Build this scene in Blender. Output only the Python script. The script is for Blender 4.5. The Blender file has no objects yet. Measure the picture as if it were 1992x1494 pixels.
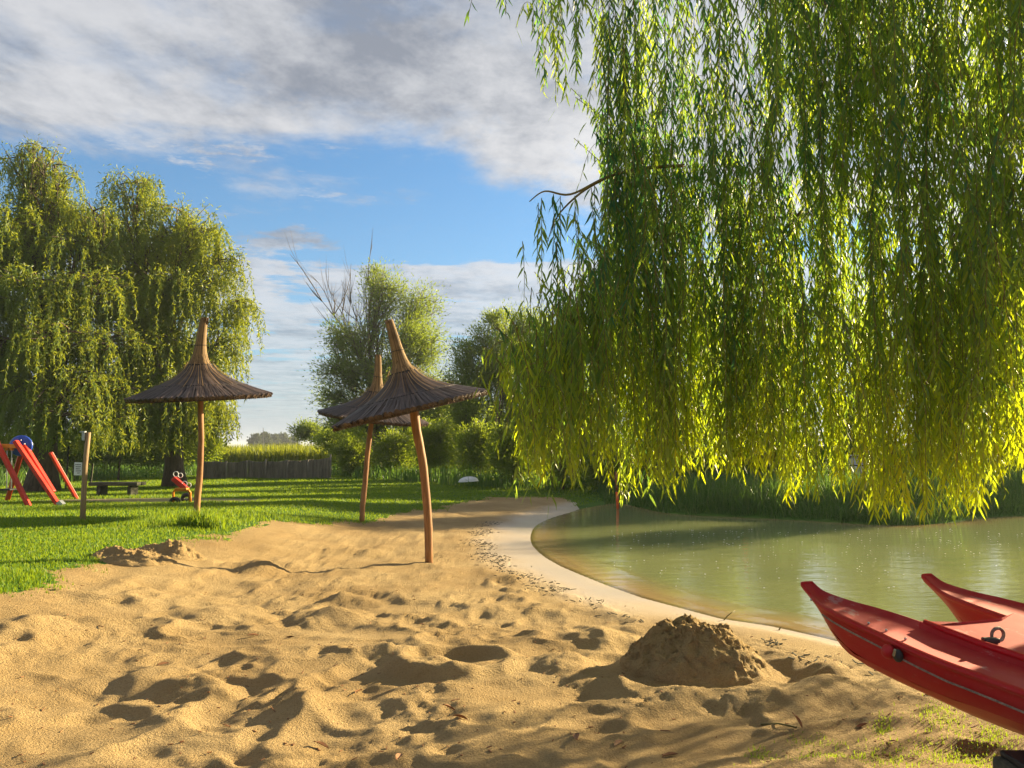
import bpy, math, random
import numpy as np
from mathutils import Vector

# ------------------------------------------------------------------ camera, sky, sun, exposure
SC = bpy.context.scene
COL = SC.collection
W0, H0, F0 = 1992.0, 1494.0, 1500.0
CAMZ = 1.5
PITCH = math.atan(123.0 / F0)
cam = bpy.data.cameras.new('camera'); camo = bpy.data.objects.new('camera', cam); COL.objects.link(camo)
cam.sensor_width = 36.0; cam.lens = 36.0 * F0 / W0; cam.clip_end = 6000; cam.clip_start = 0.05
camo.location = (0, 0, CAMZ); camo.rotation_euler = (math.pi / 2 + PITCH, 0, 0)
SC.camera = camo

SUN_AZ, SUN_EL = math.radians(56), math.radians(17.0)
sun = bpy.data.lights.new('sun', 'SUN'); suno = bpy.data.objects.new('sun', sun); COL.objects.link(suno)
sun.energy = 4.2; sun.angle = math.radians(0.6); sun.color = (1.0, 0.80, 0.46)
SDIR = Vector((math.sin(SUN_AZ) * math.cos(SUN_EL), math.cos(SUN_AZ) * math.cos(SUN_EL), math.sin(SUN_EL)))
suno.rotation_euler = SDIR.to_track_quat('Z', 'Y').to_euler()

SC.view_settings.view_transform = 'Standard'; SC.view_settings.look = 'None'
SC.view_settings.gamma = 1.0; SC.view_settings.exposure = 2.12
SC.render.engine = 'CYCLES'
SC.cycles.max_bounces = 6; SC.cycles.diffuse_bounces = 3; SC.cycles.glossy_bounces = 2
SC.cycles.transmission_bounces = 4; SC.cycles.transparent_max_bounces = 6
SC.cycles.use_denoising = True
SC.cycles.caustics_reflective = False; SC.cycles.caustics_refractive = False
SC.cycles.sample_clamp_indirect = 4.0


class NT:
    """small helper around a node tree"""
    def __init__(s, tree): s.t = tree; s.n = tree.nodes; s.l = tree.links
    def new(s, kind, **kw):
        nd = s.n.new('ShaderNode' + kind)
        for k, v in kw.items(): setattr(nd, k, v)
        return nd
    def put(s, sock, v):
        if isinstance(v, bpy.types.NodeSocket): s.l.new(v, sock)
        elif v is not None:
            if hasattr(sock.default_value, '__len__') and not hasattr(v, '__len__'): v = (v, v, v)
            if hasattr(sock.default_value, '__len__') and len(sock.default_value) == 4 and len(v) == 3: v = (*v, 1)
            sock.default_value = v
    def math(s, op, a, b=None, c=None, clamp=False):
        nd = s.new('Math', operation=op, use_clamp=clamp)
        for i, v in enumerate((a, b, c)):
            if v is not None: s.put(nd.inputs[i], v)
        return nd.outputs[0]
    def vmath(s, op, a, b=None):
        nd = s.new('VectorMath', operation=op)
        s.put(nd.inputs[0], a)
        if b is not None: s.put(nd.inputs[1], b)
        return nd.outputs[0]
    def mix(s, f, a, b, blend='MIX'):
        nd = s.new('MixRGB', blend_type=blend)
        s.put(nd.inputs[0], f); s.put(nd.inputs[1], a); s.put(nd.inputs[2], b)
        return nd.outputs[0]
    def noise(s, vec, scale, detail=4, rough=0.55, dist=0.0):
        nd = s.new('TexNoise'); s.put(nd.inputs['Vector'], vec); s.put(nd.inputs['Scale'], scale)
        s.put(nd.inputs['Detail'], detail); s.put(nd.inputs['Roughness'], rough); s.put(nd.inputs['Distortion'], dist)
        return nd.outputs['Fac']
    def ramp(s, f, lo, hi):
        nd = s.new('MapRange', interpolation_type='SMOOTHSTEP')
        s.put(nd.inputs[0], f); s.put(nd.inputs[1], lo); s.put(nd.inputs[2], hi)
        return nd.outputs[0]
    def comb(s, x, y, z):
        nd = s.new('CombineXYZ')
        for i, v in enumerate((x, y, z)): s.put(nd.inputs[i], v)
        return nd.outputs[0]


def build_world():
    w = bpy.data.worlds.new('World'); SC.world = w; w.use_nodes = True
    k = NT(w.node_tree); bg = k.n['Background']
    sky = k.new('TexSky'); sky.sky_type = 'NISHITA'; sky.sun_disc = False
    sky.sun_elevation = SUN_EL; sky.sun_rotation = SUN_AZ; sky.air_density = 1.2; sky.dust_density = 0.6; sky.ozone_density = 3.0
    tc = k.new('TexCoord'); sep = k.new('SeparateXYZ'); k.put(sep.inputs[0], tc.outputs['Generated'])
    X, Y, Z = sep.outputs
    zz = k.math('MAXIMUM', Z, 0.025)
    u = k.math('DIVIDE', X, zz); v = k.math('DIVIDE', Y, zz)
    uv = k.comb(u, v, 0.0)
    # blue sky
    blue = k.mix(1.0, sky.outputs[0], (0.245, 0.335, 0.395, 1), "MULTIPLY")
    hz = k.math('POWER', 2.718, k.math('MULTIPLY', k.math('MAXIMUM', Z, 0.0), -8.5))
    blue = k.mix(k.math('MULTIPLY', hz, 0.85), blue, (0.98, 1.12, 1.46, 1))
    # high grey cloud deck with an open edge
    edge = k.math('SUBTRACT', k.math('ADD', k.math('MULTIPLY', u, 0.30), 3.12), v)
    n1 = k.noise(k.comb(k.math('MULTIPLY', u, 0.9), k.math('MULTIPLY', v, 0.80), 3.7), 1.3, 12, 0.64, 0.15)
    d1 = k.math('ADD', k.math('MULTIPLY', edge, 0.62), k.math('MULTIPLY', k.math('SUBTRACT', n1, 0.5), 1.9))
    deck = k.ramp(d1, -0.10, 0.30)
    # thin holes in the deck
    n2 = k.noise(k.comb(k.math('MULTIPLY', u, 1.0), k.math('MULTIPLY', v, 0.85), 9.1), 2.6, 7, 0.6, 0.3)
    hole = k.ramp(n2, 0.30, 0.52)
    deck = k.math('MULTIPLY', deck, k.math('ADD', k.math('MULTIPLY', hole, 0.28), 0.72))
    # streaky lower clouds
    n3 = k.noise(k.comb(k.math('MULTIPLY', u, 0.62), k.math('MULTIPLY', v, 0.85), 14.2), 1.3, 12, 0.68, 0.1)
    cov = k.math('ADD', k.math('MULTIPLY', k.ramp(v, 3.2, 4.8), 0.20), k.math('MULTIPLY', k.ramp(u, -1.6, 1.2), 0.09))
    lo = k.math('SUBTRACT', 0.585, cov)
    streak = k.ramp(n3, lo, k.math('ADD', lo, 0.085))
    n6 = k.noise(k.comb(k.math('MULTIPLY', u, 3.0), k.math('MULTIPLY', v, 3.6), 2.0), 2.2, 4, 0.6, 0.0)
    streak = k.math('MULTIPLY', streak, k.math('ADD', 0.70, k.math('MULTIPLY', n6, 0.5)), clamp=True)
    streak = k.math('MULTIPLY', streak, k.math('SUBTRACT', 1.0, k.math('MULTIPLY', hz, 0.8)))
    cloud = k.math('MAXIMUM', deck, streak)
    # cloud shading: denser = greyer
    n4 = k.noise(k.comb(k.math('MULTIPLY', u, 0.9), k.math('MULTIPLY', v, 0.70), 21.0), 1.8, 9, 0.62, 0.2)
    n5 = k.noise(k.comb(k.math('MULTIPLY', u, 1.0), k.math('MULTIPLY', v, 0.75), 5.0), 6.0, 8, 0.68, 0.1)
    sh = k.math('ADD', k.math('MULTIPLY', n4, 0.66), k.math('MULTIPLY', n5, 0.34))
    thick = k.ramp(d1, 0.15, 2.0)
    sh = k.math('SUBTRACT', k.ramp(sh, 0.30, 0.62), k.math('MULTIPLY', thick, 0.42))
    sh = k.math('MAXIMUM', sh, 0.0)
    ccol = k.mix(sh, (0.62, 0.67, 0.78, 1), (1.50, 1.51, 1.55, 1))
    # forward scattering round the sun brightens clouds there
    sd = k.new('VectorMath', operation='DOT_PRODUCT'); k.put(sd.inputs[0], tc.outputs['Generated']); sd.inputs[1].default_value = SDIR
    glow = k.math('POWER', k.math('MAXIMUM', sd.outputs['Value'], 0.0), 5.0)
    ccol = k.mix(1.0, ccol, k.mix(glow, (1, 1, 1, 1), (2.0, 1.9, 1.7, 1)), 'MULTIPLY')
    col = k.mix(k.math('MULTIPLY', cloud, 0.96), blue, ccol)
    k.put(bg.inputs[0], col); bg.inputs[1].default_value = 0.115
build_world()

# ------------------------------------------------------------------ helpers
def P(px, py, D):
    """photo pixel at forward distance D -> world point"""
    cx, cy = (px - W0 / 2) / F0, (H0 / 2 - py) / F0
    f = math.cos(PITCH) - cy * math.sin(PITCH); up = math.sin(PITCH) + cy * math.cos(PITCH)
    return Vector((cx * D / f, D, CAMZ + up / f * D))

def G(px, py, z=0.0):
    """photo pixel on the horizontal plane z -> world point"""
    cx, cy = (px - W0 / 2) / F0, (H0 / 2 - py) / F0
    f = math.cos(PITCH) - cy * math.sin(PITCH); up = math.sin(PITCH) + cy * math.cos(PITCH)
    D = (z - CAMZ) / (up / f)
    return Vector((cx * D / f, D, z))

def sm(x, a, b):
    t = np.clip((np.asarray(x, float) - a) / (b - a), 0, 1)
    return t * t * (3 - 2 * t)

def vnoise(x, y, seed=0):
    x = np.asarray(x, float); y = np.asarray(y, float)
    xi = np.floor(x).astype(np.int64); yi = np.floor(y).astype(np.int64)
    fx = x - xi; fy = y - yi
    fx = fx * fx * fx * (fx * (fx * 6 - 15) + 10); fy = fy * fy * fy * (fy * (fy * 6 - 15) + 10)
    def h(a, b):
        n = (a * 374761393 + b * 668265263 + seed * 1274126177) & 0xFFFFFFFF
        n = ((n ^ (n >> 13)) * 1274126177) & 0xFFFFFFFF
        n = (n ^ (n >> 16)) & 0xFFFF
        return n / 65535.0
    a = h(xi, yi) * (1 - fx) + h(xi + 1, yi) * fx
    b = h(xi, yi + 1) * (1 - fx) + h(xi + 1, yi + 1) * fx
    return a * (1 - fy) + b * fy

def fbm(x, y, seed=0, oct=4, gain=0.5):
    s = 0; a = 1; t = 0
    for i in range(oct):
        c, d = math.cos(0.6 * i), math.sin(0.6 * i)
        s = s + a * vnoise((x * c - y * d) * 2 ** i, (x * d + y * c) * 2 ** i, seed + i); t += a; a *= gain
    return s / t

def mesh_np(name, V, Fc, mat=None, parent=None, attrs=None, smooth=False):
    V = np.ascontiguousarray(V, np.float32); Fc = np.ascontiguousarray(Fc, np.int32)
    me = bpy.data.meshes.new(name); n, kf = Fc.shape
    me.vertices.add(len(V)); me.vertices.foreach_set('co', V.ravel())
    me.loops.add(n * kf); me.loops.foreach_set('vertex_index', Fc.ravel())
    me.polygons.add(n); me.polygons.foreach_set('loop_start', np.arange(0, n * kf, kf, dtype=np.int32))
    me.polygons.foreach_set('use_smooth', np.full(n, smooth, dtype=bool))
    for an, av in (attrs or {}).items():
        at = me.attributes.new(an, 'FLOAT', 'POINT'); at.data.foreach_set('value', np.ascontiguousarray(av, np.float32))
    me.update(calc_edges=True); me.validate()
    return obj(name, me, mat, parent)

def obj(name, me, mat=None, parent=None):
    o = bpy.data.objects.new(name, me); COL.objects.link(o)
    if mat is not None and me is not None and len(me.materials) == 0: me.materials.append(mat)
    if parent is not None: o.parent = parent
    return o

def tag(o, label=None, cat=None, group=None, kind=None):
    if label: o['label'] = label
    if cat: o['category'] = cat
    if group: o['group'] = group
    if kind: o['kind'] = kind
    return o

def empty(name, loc=(0, 0, 0), rz=0.0):
    o = bpy.data.objects.new(name, None); COL.objects.link(o); o.location = loc; o.rotation_euler = (0, 0, rz)
    o.empty_display_size = 0.2
    return o

class MB:
    """collects polygons, builds ONE mesh object"""
    def __init__(s): s.v = []; s.f = []
    def add(s, vs, fs):
        b = len(s.v); s.v += [tuple(p) for p in vs]; s.f += [tuple(i + b for i in f) for f in fs]
    def box(s, c, size, ax=None):
        ax = ax or (Vector((1, 0, 0)), Vector((0, 1, 0)), Vector((0, 0, 1)))
        c = Vector(c); h = [x / 2 for x in size]
        vs = [c + ax[0] * (h[0] * i) + ax[1] * (h[1] * j) + ax[2] * (h[2] * k) for i in (-1, 1) for j in (-1, 1) for k in (-1, 1)]
        s.add(vs, [(0, 1, 3, 2), (4, 6, 7, 5), (0, 4, 5, 1), (2, 3, 7, 6), (0, 2, 6, 4), (1, 5, 7, 3)])
    def beam(s, a, b, w, h, up=Vector((0, 0, 1))):
        a, b = Vector(a), Vector(b); d = (b - a); L = d.length; d.normalize()
        r = d.cross(up)
        if r.length < 1e-3: r = d.cross(Vector((1, 0, 0)))
        r.normalize(); q = r.cross(d)
        s.box((a + b) / 2, (L, w, h), (d, r, q))
    def tube(s, pts, rad, n=8, cap=True, closed=False):
        pts = [Vector(p) for p in pts]; m = len(pts)
        if not hasattr(rad, '__len__'): rad = [rad] * m
        vs = []; ref = None
        for i, p in enumerate(pts):
            if closed: d = pts[(i + 1) % m] - pts[i - 1]
            else: d = pts[min(i + 1, m - 1)] - pts[max(i - 1, 0)]
            d.normalize()
            if ref is None:
                ref = d.cross(Vector((0, 0, 1)))
                if ref.length < 0.1: ref = d.cross(Vector((1, 0, 0)))
            ref = (ref - d * ref.dot(d)).normalized(); q = d.cross(ref)
            for j in range(n):
                a = 2 * math.pi * j / n
                vs.append(p + (ref * math.cos(a) + q * math.sin(a)) * rad[i])
        fs = []
        for i in range(m if closed else m - 1):
            i2 = (i + 1) % m
            for j in range(n): fs.append((i * n + j, i * n + (j + 1) % n, i2 * n + (j + 1) % n, i2 * n + j))
        if cap and not closed: fs += [tuple(reversed(range(n))), tuple(range((m - 1) * n, m * n))]
        s.add(vs, fs)
    def sphere(s, c, r, n=12, sc=(1, 1, 1)):
        c = Vector(c); vs = []; fs = []; m = n // 2
        for i in range(m + 1):
            t = math.pi * i / m
            for j in range(n):
                a = 2 * math.pi * j / n
                vs.append(c + Vector((math.sin(t) * math.cos(a) * r * sc[0], math.sin(t) * math.sin(a) * r * sc[1], math.cos(t) * r * sc[2])))
        for i in range(m):
            for j in range(n): fs.append((i * n + j, (i + 1) * n + j, (i + 1) * n + (j + 1) % n, i * n + (j + 1) % n))
        s.add(vs, fs)
    def build(s, name, mat, parent=None, smooth=False, bevel=0.0):
        me = bpy.data.meshes.new(name); me.from_pydata(s.v, [], s.f); me.update(); me.validate()
        if smooth: me.polygons.foreach_set('use_smooth', [True] * len(me.polygons))
        o = obj(name, me, mat, parent)
        if bevel:
            m = o.modifiers.new('bevel', 'BEVEL'); m.width = bevel; m.segments = 2; m.limit_method = 'ANGLE'
        return o

# ------------------------------------------------------------------ materials
MATS = {}
def mat_new(name):
    m = bpy.data.materials.new(name); m.use_nodes = True; k = NT(m.node_tree)
    b = k.n['Principled BSDF']; MATS[name] = m
    return m, k, b

def plain(name, col, rough=0.6, spec=0.4, metal=0.0, var=0.25, scale=8.0, bump=0.0, bscale=60.0, stretch=None):
    m, k, b = mat_new(name)
    tc = k.new('TexCoord').outputs['Object']
    v = k.vmath('MULTIPLY', tc, stretch) if stretch else tc
    n = k.noise(v, scale, 6, 0.65)
    c2 = tuple(x * (1 - var) for x in col); c1 = tuple(min(1, x * (1 + var)) for x in col)
    k.put(b.inputs['Base Color'], k.mix(k.ramp(n, 0.3, 0.7), c2, c1))
    b.inputs['Roughness'].default_value = rough; b.inputs['Metallic'].default_value = metal
    b.inputs['Specular IOR Level'].default_value = spec
    if bump:
        bp = k.new('Bump'); bp.inputs['Strength'].default_value = bump; bp.inputs['Distance'].default_value = 0.01
        k.put(bp.inputs['Height'], k.noise(v, bscale, 5, 0.65)); k.put(b.inputs['Normal'], bp.outputs[0])
    return m

def leafmat(name, ca, cb, tr, trans=0.5, rough=0.45, third=None, spec=0.3, tr0=None):
    """foliage: diffuse + light passing through the blade; colour varies per leaf (rnd)"""
    m, k, b = mat_new(name)
    at = k.new('Attribute'); at.attribute_name = 'rnd'; r = at.outputs['Fac']
    col = k.mix(r, ca, cb)
    if third: col = k.mix(k.ramp(r, 0.93, 1.0), col, third)
    k.put(b.inputs['Base Color'], col); b.inputs['Roughness'].default_value = rough
    b.inputs['Specular IOR Level'].default_value = spec
    t = k.new('BsdfTranslucent'); k.put(t.inputs[0], k.mix(r, tr0 or tuple(x * 0.75 for x in tr), tr))
    mx = k.new('MixShader'); mx.inputs[0].default_value = trans
    k.l.new(b.outputs[0], mx.inputs[1]); k.l.new(t.outputs[0], mx.inputs[2])
    k.l.new(mx.outputs[0], k.n['Material Output'].inputs[0])
    return m

def wood(name, ca, cb, rough=0.75, sc=(14, 14, 1.2), bump=0.6):
    m, k, b = mat_new(name)
    tc = k.new('TexCoord').outputs['Object']
    v = k.vmath('MULTIPLY', tc, sc)
    n = k.noise(v, 1.6, 7, 0.7, 0.6); n2 = k.noise(tc, 2.2, 3)
    c = k.mix(k.ramp(n, 0.3, 0.68), ca, cb)
    c = k.mix(k.math('MULTIPLY', k.ramp(n2, 0.5, 0.75), 0.5), c, tuple(x * 0.45 for x in ca))
    k.put(b.inputs['Base Color'], c); b.inputs['Roughness'].default_value = rough
    b.inputs['Specular IOR Level'].default_value = 0.3
    bp = k.new('Bump'); bp.inputs['Strength'].default_value = bump; bp.inputs['Distance'].default_value = 0.012
    k.put(bp.inputs['Height'], n); k.put(b.inputs['Normal'], bp.outputs[0])
    return m

def sandmat():
    m, k, b = mat_new('sand')
    tc = k.new('TexCoord').outputs['Object']
    wet = k.new('Attribute'); wet.attribute_name = 'wet'; wet = wet.outputs['Fac']
    lit = k.new('Attribute'); lit.attribute_name = 'litter'; lit = lit.outputs['Fac']
    big = k.noise(tc, 0.9, 4); mid = k.noise(tc, 9.0, 6, 0.65); fine = k.noise(tc, 170.0, 3, 0.75); grit = k.noise(tc, 420.0, 2, 0.6)
    c = k.mix(k.ramp(big, 0.3, 0.7), (0.40, 0.272, 0.122), (0.52, 0.375, 0.185))
    c = k.mix(k.math('MULTIPLY', k.ramp(mid, 0.45, 0.75), 0.35), c, (0.35, 0.225, 0.085))
    c = k.mix(k.math('MULTIPLY', k.ramp(k.noise(tc, 85.0, 3, 0.75), 0.46, 0.66), 0.45), c, (0.24, 0.15, 0.06))
    c = k.mix(k.math('MULTIPLY', k.ramp(grit, 0.60, 0.72), 0.40), c, (0.74, 0.62, 0.42))
    spk = k.math('MULTIPLY', k.ramp(k.noise(tc, 26.0, 4, 0.8), 0.60, 0.70), k.ramp(lit, 0.12, 0.8))
    c = k.mix(spk, c, (0.075, 0.055, 0.035))
    c = k.mix(wet, c, (0.44, 0.385, 0.33))  # wet strip; its pale lilac sky reflection is put into the colour
    k.put(b.inputs['Base Color'], c)
    k.put(b.inputs['Roughness'], k.math('SUBTRACT', 0.92, k.math('MULTIPLY', wet, 0.60)))
    k.put(b.inputs['Specular IOR Level'], k.math('ADD', 0.18, k.math('MULTIPLY', wet, 0.4)))
    h = k.math('ADD', k.math('MULTIPLY', fine, 0.5), k.math('ADD', k.math('MULTIPLY', k.noise(tc, 26.0, 4, 0.75), 1.1), k.math('MULTIPLY', k.noise(tc, 70.0, 3, 0.75), 1.3)))
    bp = k.new('Bump'); bp.inputs['Distance'].default_value = 0.026
    k.put(bp.inputs['Strength'], k.math('SUBTRACT', 1.0, k.math('MULTIPLY', wet, 0.95)))
    k.put(bp.inputs['Height'], h); k.put(b.inputs['Normal'], bp.outputs[0])
    return m

def lawnmat():
    m, k, b = mat_new('lawn')
    tc = k.new('TexCoord').outputs['Object']
    n = k.noise(tc, 0.45, 5, 0.6); n2 = k.noise(tc, 18.0, 5, 0.7)
    bare = k.new('Attribute'); bare.attribute_name = 'bare'; bare = bare.outputs['Fac']
    c = k.mix(k.ramp(n, 0.35, 0.65), (0.050, 0.130, 0.012), (0.085, 0.175, 0.020))
    c = k.mix(k.math('MULTIPLY', n2, 0.5), c, (0.035, 0.05, 0.012))
    c = k.mix(bare, c, (0.36, 0.27, 0.16))
    k.put(b.inputs['Base Color'], c); b.inputs['Roughness'].default_value = 0.9; b.inputs['Specular IOR Level'].default_value = 0.15
    bp = k.new('Bump'); bp.inputs['Strength'].default_value = 0.8; bp.inputs['Distance'].default_value = 0.02
    k.put(bp.inputs['Height'], n2); k.put(b.inputs['Normal'], bp.outputs[0])
    return m

def watermat():
    m, k, b = mat_new('pond_water')
    tc = k.new('TexCoord').outputs['Object']
    dep = k.new('Attribute'); dep.attribute_name = 'depth'; dep = dep.outputs['Fac']
    c = k.mix(k.ramp(k.noise(tc, 0.5, 3), 0.3, 0.7), (0.185, 0.215, 0.095), (0.22, 0.245, 0.105))
    c = k.mix(k.ramp(dep, 0.01, 0.16), (0.34, 0.24, 0.11, 1), c)
    k.put(b.inputs['Base Color'], c)
    b.inputs['Roughness'].default_value = 0.06; b.inputs['IOR'].default_value = 1.33; b.inputs['Specular IOR Level'].default_value = 0.5
    v = k.vmath('MULTIPLY', tc, (1.0, 2.6, 1.0))
    h = k.math('ADD', k.noise(v, 1.8, 3, 0.5, 0.3), k.math('MULTIPLY', k.noise(v, 7.0, 3, 0.5), 0.22))
    bp = k.new('Bump'); bp.inputs['Strength'].default_value = 0.4; bp.inputs['Distance'].default_value = 0.018
    k.put(bp.inputs['Height'], h); k.put(b.inputs['Normal'], bp.outputs[0])
    tr = k.new('BsdfTransparent'); tr.inputs[0].default_value = (0.80, 0.74, 0.52, 1)
    gl = k.new('BsdfGlossy'); gl.inputs['Roughness'].default_value = 0.06; k.put(gl.inputs['Normal'], bp.outputs[0])
    fr = k.new('Fresnel'); fr.inputs[0].default_value = 1.33; k.put(fr.inputs['Normal'], bp.outputs[0])
    clear = k.new('MixShader'); k.put(clear.inputs[0], fr.outputs[0]); k.l.new(tr.outputs[0], clear.inputs[1]); k.l.new(gl.outputs[0], clear.inputs[2])
    mx = k.new('MixShader'); k.put(mx.inputs[0], k.ramp(dep, -0.012, 0.025))
    k.l.new(clear.outputs[0], mx.inputs[1]); k.l.new(b.outputs[0], mx.inputs[2])
    k.l.new(mx.outputs[0], k.n['Material Output'].inputs[0])
    return m

M_SAND = sandmat(); M_LAWN = lawnmat(); M_WATER = watermat()
M_GRASS = leafmat('grass_blade', (0.060, 0.16, 0.014), (0.125, 0.23, 0.020), (0.38, 0.50, 0.02), 0.46, 0.5, (0.25, 0.22, 0.08))
M_BANKGRASS = leafmat('bank_grass_blade', (0.045, 0.115, 0.028), (0.09, 0.17, 0.035), (0.20, 0.36, 0.04), 0.42, 0.45, (0.22, 0.2, 0.08))
M_REED = leafmat('reed_blade', (0.10, 0.15, 0.018), (0.17, 0.20, 0.025), (0.42, 0.46, 0.03), 0.5, 0.5, (0.3, 0.25, 0.08))
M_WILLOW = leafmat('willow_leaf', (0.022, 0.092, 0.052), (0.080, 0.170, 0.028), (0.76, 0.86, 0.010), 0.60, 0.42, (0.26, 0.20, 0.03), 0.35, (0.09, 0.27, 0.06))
M_FARWILLOW = leafmat('far_willow_leaf', (0.055, 0.135, 0.052), (0.135, 0.20, 0.04), (0.50, 0.54, 0.03), 0.47, 0.4, (0.25, 0.20, 0.05))
M_TREELEAF = leafmat('tree_leaf', (0.06, 0.13, 0.055), (0.12, 0.185, 0.045), (0.40, 0.50, 0.04), 0.48, 0.42)
M_SHRUB = leafmat('shrub_leaf', (0.045, 0.10, 0.022), (0.095, 0.165, 0.025), (0.42, 0.52, 0.025), 0.48, 0.42)
M_FARLEAF = leafmat('distant_leaf', (0.055, 0.085, 0.055), (0.075, 0.105, 0.06), (0.12, 0.14, 0.05), 0.3, 0.5)  # distance haze is partly put into this greyed leaf colour
M_BARK = wood('bark', (0.075, 0.055, 0.04), (0.16, 0.125, 0.09), 0.9, (9, 9, 1.6), 1.0)
M_TWIG = plain('twig', (0.15, 0.125, 0.035), 0.6, 0.3, var=0.3)
M_POLE = wood('debarked_pole', (0.19, 0.085, 0.032), (0.36, 0.18, 0.070), 0.6, (11, 11, 0.9), 0.5)
M_GREYPOST = wood('weathered_post', (0.20, 0.13, 0.07), (0.38, 0.27, 0.15), 0.75, (14, 14, 0.9), 0.6)
M_DARKWOOD = wood('dark_wood', (0.05, 0.05, 0.035), (0.10, 0.10, 0.07), 0.8, (2, 14, 14), 0.6)

# ------------------------------------------------------------------ terrain
WZ = -0.10
shore_px = [(1640, 1250), (1600, 1240), (1500, 1218), (1400, 1203), (1250, 1163), (1130, 1118), (1062, 1085), (1032, 1050), (1050, 1018), (1115, 996),
            (1200, 979), (1300, 998), (1450, 1006), (1600, 1014), (1740, 1022), (1850, 1016), (1992, 1003)]
shore = [G(a, b, WZ) for a, b in shore_px]
poly = np.array([(p.x, p.y) for p in shore] + [(24, 20.5), (45, 26), (60, 20), (60, 6), (30, 3.5), (12, 4.6), (7, 5.2), (4.6, 5.6), (3.4, 5.75)])
def densify(pl, step=0.6):
    out = []
    for i in range(len(pl)):
        p0, p1, p2, p3 = pl[i - 1], pl[i], pl[(i + 1) % len(pl)], pl[(i + 2) % len(pl)]
        n = max(1, min(8, int(np.linalg.norm(p2 - p1) / step)))
        for j in range(n):
            t = j / n
            out.append(0.5 * ((2 * p1) + (-p0 + p2) * t + (2 * p0 - 5 * p1 + 4 * p2 - p3) * t * t + (-p0 + 3 * p1 - 3 * p2 + p3) * t ** 3))
    return np.array(out)
polyd = densify(poly)

def sdist(x, y):
    """signed distance to the pond's outline, positive on land"""
    x = np.asarray(x, float); y = np.asarray(y, float); sh = x.shape
    x = x.ravel(); y = y.ravel()
    best = np.full(x.shape, 1e9); ins = np.zeros(x.shape, bool)
    n = len(polyd)
    for i in range(n):
        ax, ay = polyd[i]; bx, by = polyd[(i + 1) % n]
        dx, dy = bx - ax, by - ay; L = dx * dx + dy * dy + 1e-12
        t = np.clip(((x - ax) * dx + (y - ay) * dy) / L, 0, 1)
        d = (x - ax - t * dx) ** 2 + (y - ay - t * dy) ** 2
        best = np.minimum(best, d)
        c = ((ay > y) != (by > y)) & (x < (bx - ax) * (y - ay) / (by - ay + 1e-12) + ax)
        ins ^= c
    d = np.sqrt(best)
    return np.where(ins, -d, d).reshape(sh)

def base_h(x, y, d):
    lawnrise = 0.33 * sm(-x, 2.2, 5.0) * (1 - 0.85 * sm(y, 12.5, 25))
    far = sm(x, 1.6, 4.0) * sm(y, 15.5, 17.5)
    z = WZ + np.where(d > 0, 0.12 * (1 - np.exp(-d / 1.3)) + far * 0.40 * (1 - np.exp(-np.maximum(d, 0) / 0.7)), -0.45 * (1 - np.exp(np.minimum(d, 0) / 2.2)))
    z = z + lawnrise * sm(d, 0.4, 3.0) + 0.06 * sm(y, 14, 22) * sm(d, 0.5, 4)
    return z

# sand area: below this edge in the photo
edge_px = [(-700, 1330), (-300, 1215), (0, 1142), (90, 1117), (190, 1092), (290, 1062), (430, 1036), (520, 1017), (700, 1016), (780, 1001), (860, 986), (960, 967), (1100, 968), (1190, 974)]
edge_w = []
for a, b in edge_px:
    p = G(a, b, 0.0)
    for _ in range(6): p = G(a, b, float(base_h(np.array([p.x]), np.array([p.y]), sdist(np.array([p.x]), np.array([p.y])))[0]))
    edge_w.append((p.x, p.y))
sand_poly = np.array(edge_w + [(1.9, 20.9), (2.6, 20.0), (4.0, 14), (30, 3), (30, -40), (-9, -40), (-9, 3)])
def inpoly(x, y, pl):
    ins = np.zeros(np.shape(x), bool); n = len(pl)
    for i in range(n):
        ax, ay = pl[i]; bx, by = pl[(i + 1) % n]
        ins ^= ((ay > y) != (by > y)) & (x < (bx - ax) * (y - ay) / (by - ay + 1e-12) + ax)
    return ins
def poly_sd(x, y, pl):
    best = np.full(np.shape(x), 1e9); n = len(pl)
    for i in range(n):
        ax, ay = pl[i]; bx, by = pl[(i + 1) % n]
        dx, dy = bx - ax, by - ay; L = dx * dx + dy * dy + 1e-12
        t = np.clip(((x - ax) * dx + (y - ay) * dy) / L, 0, 1)
        best = np.minimum(best, (x - ax - t * dx) ** 2 + (y - ay - t * dy) ** 2)
    d = np.sqrt(best)
    return np.where(inpoly(x, y, pl), d, -d)

rs = np.random.RandomState(7)
CASTLE = G(1352, 1292, -0.01)
def relief(x, y, d):
    """trampled dry sand: soft dunes, foot pits with pushed-up rims, clods"""
    z = 0.085 * (fbm(x * 0.8 + 3, y * 1.15, 11, 3) - 0.5)
    rd = 1 - np.abs(2 * fbm(x * 1.5 + y * 0.3 + 9, y * 1.9 - x * 0.4, 23, 3) - 1)
    z = z + 0.058 * (rd ** 3 - 0.4)
    return z
pits = []
for i in range(430):
    y = 2.3 + 10.5 * rs.rand() ** 1.25; x = rs.uniform(-0.75, 0.42) * y
    pits.append((x, y, rs.uniform(0.06, 0.13), rs.uniform(0.006, 0.026), rs.uniform(0, 6.28), rs.uniform(1.0, 2.2), 1.2))
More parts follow.
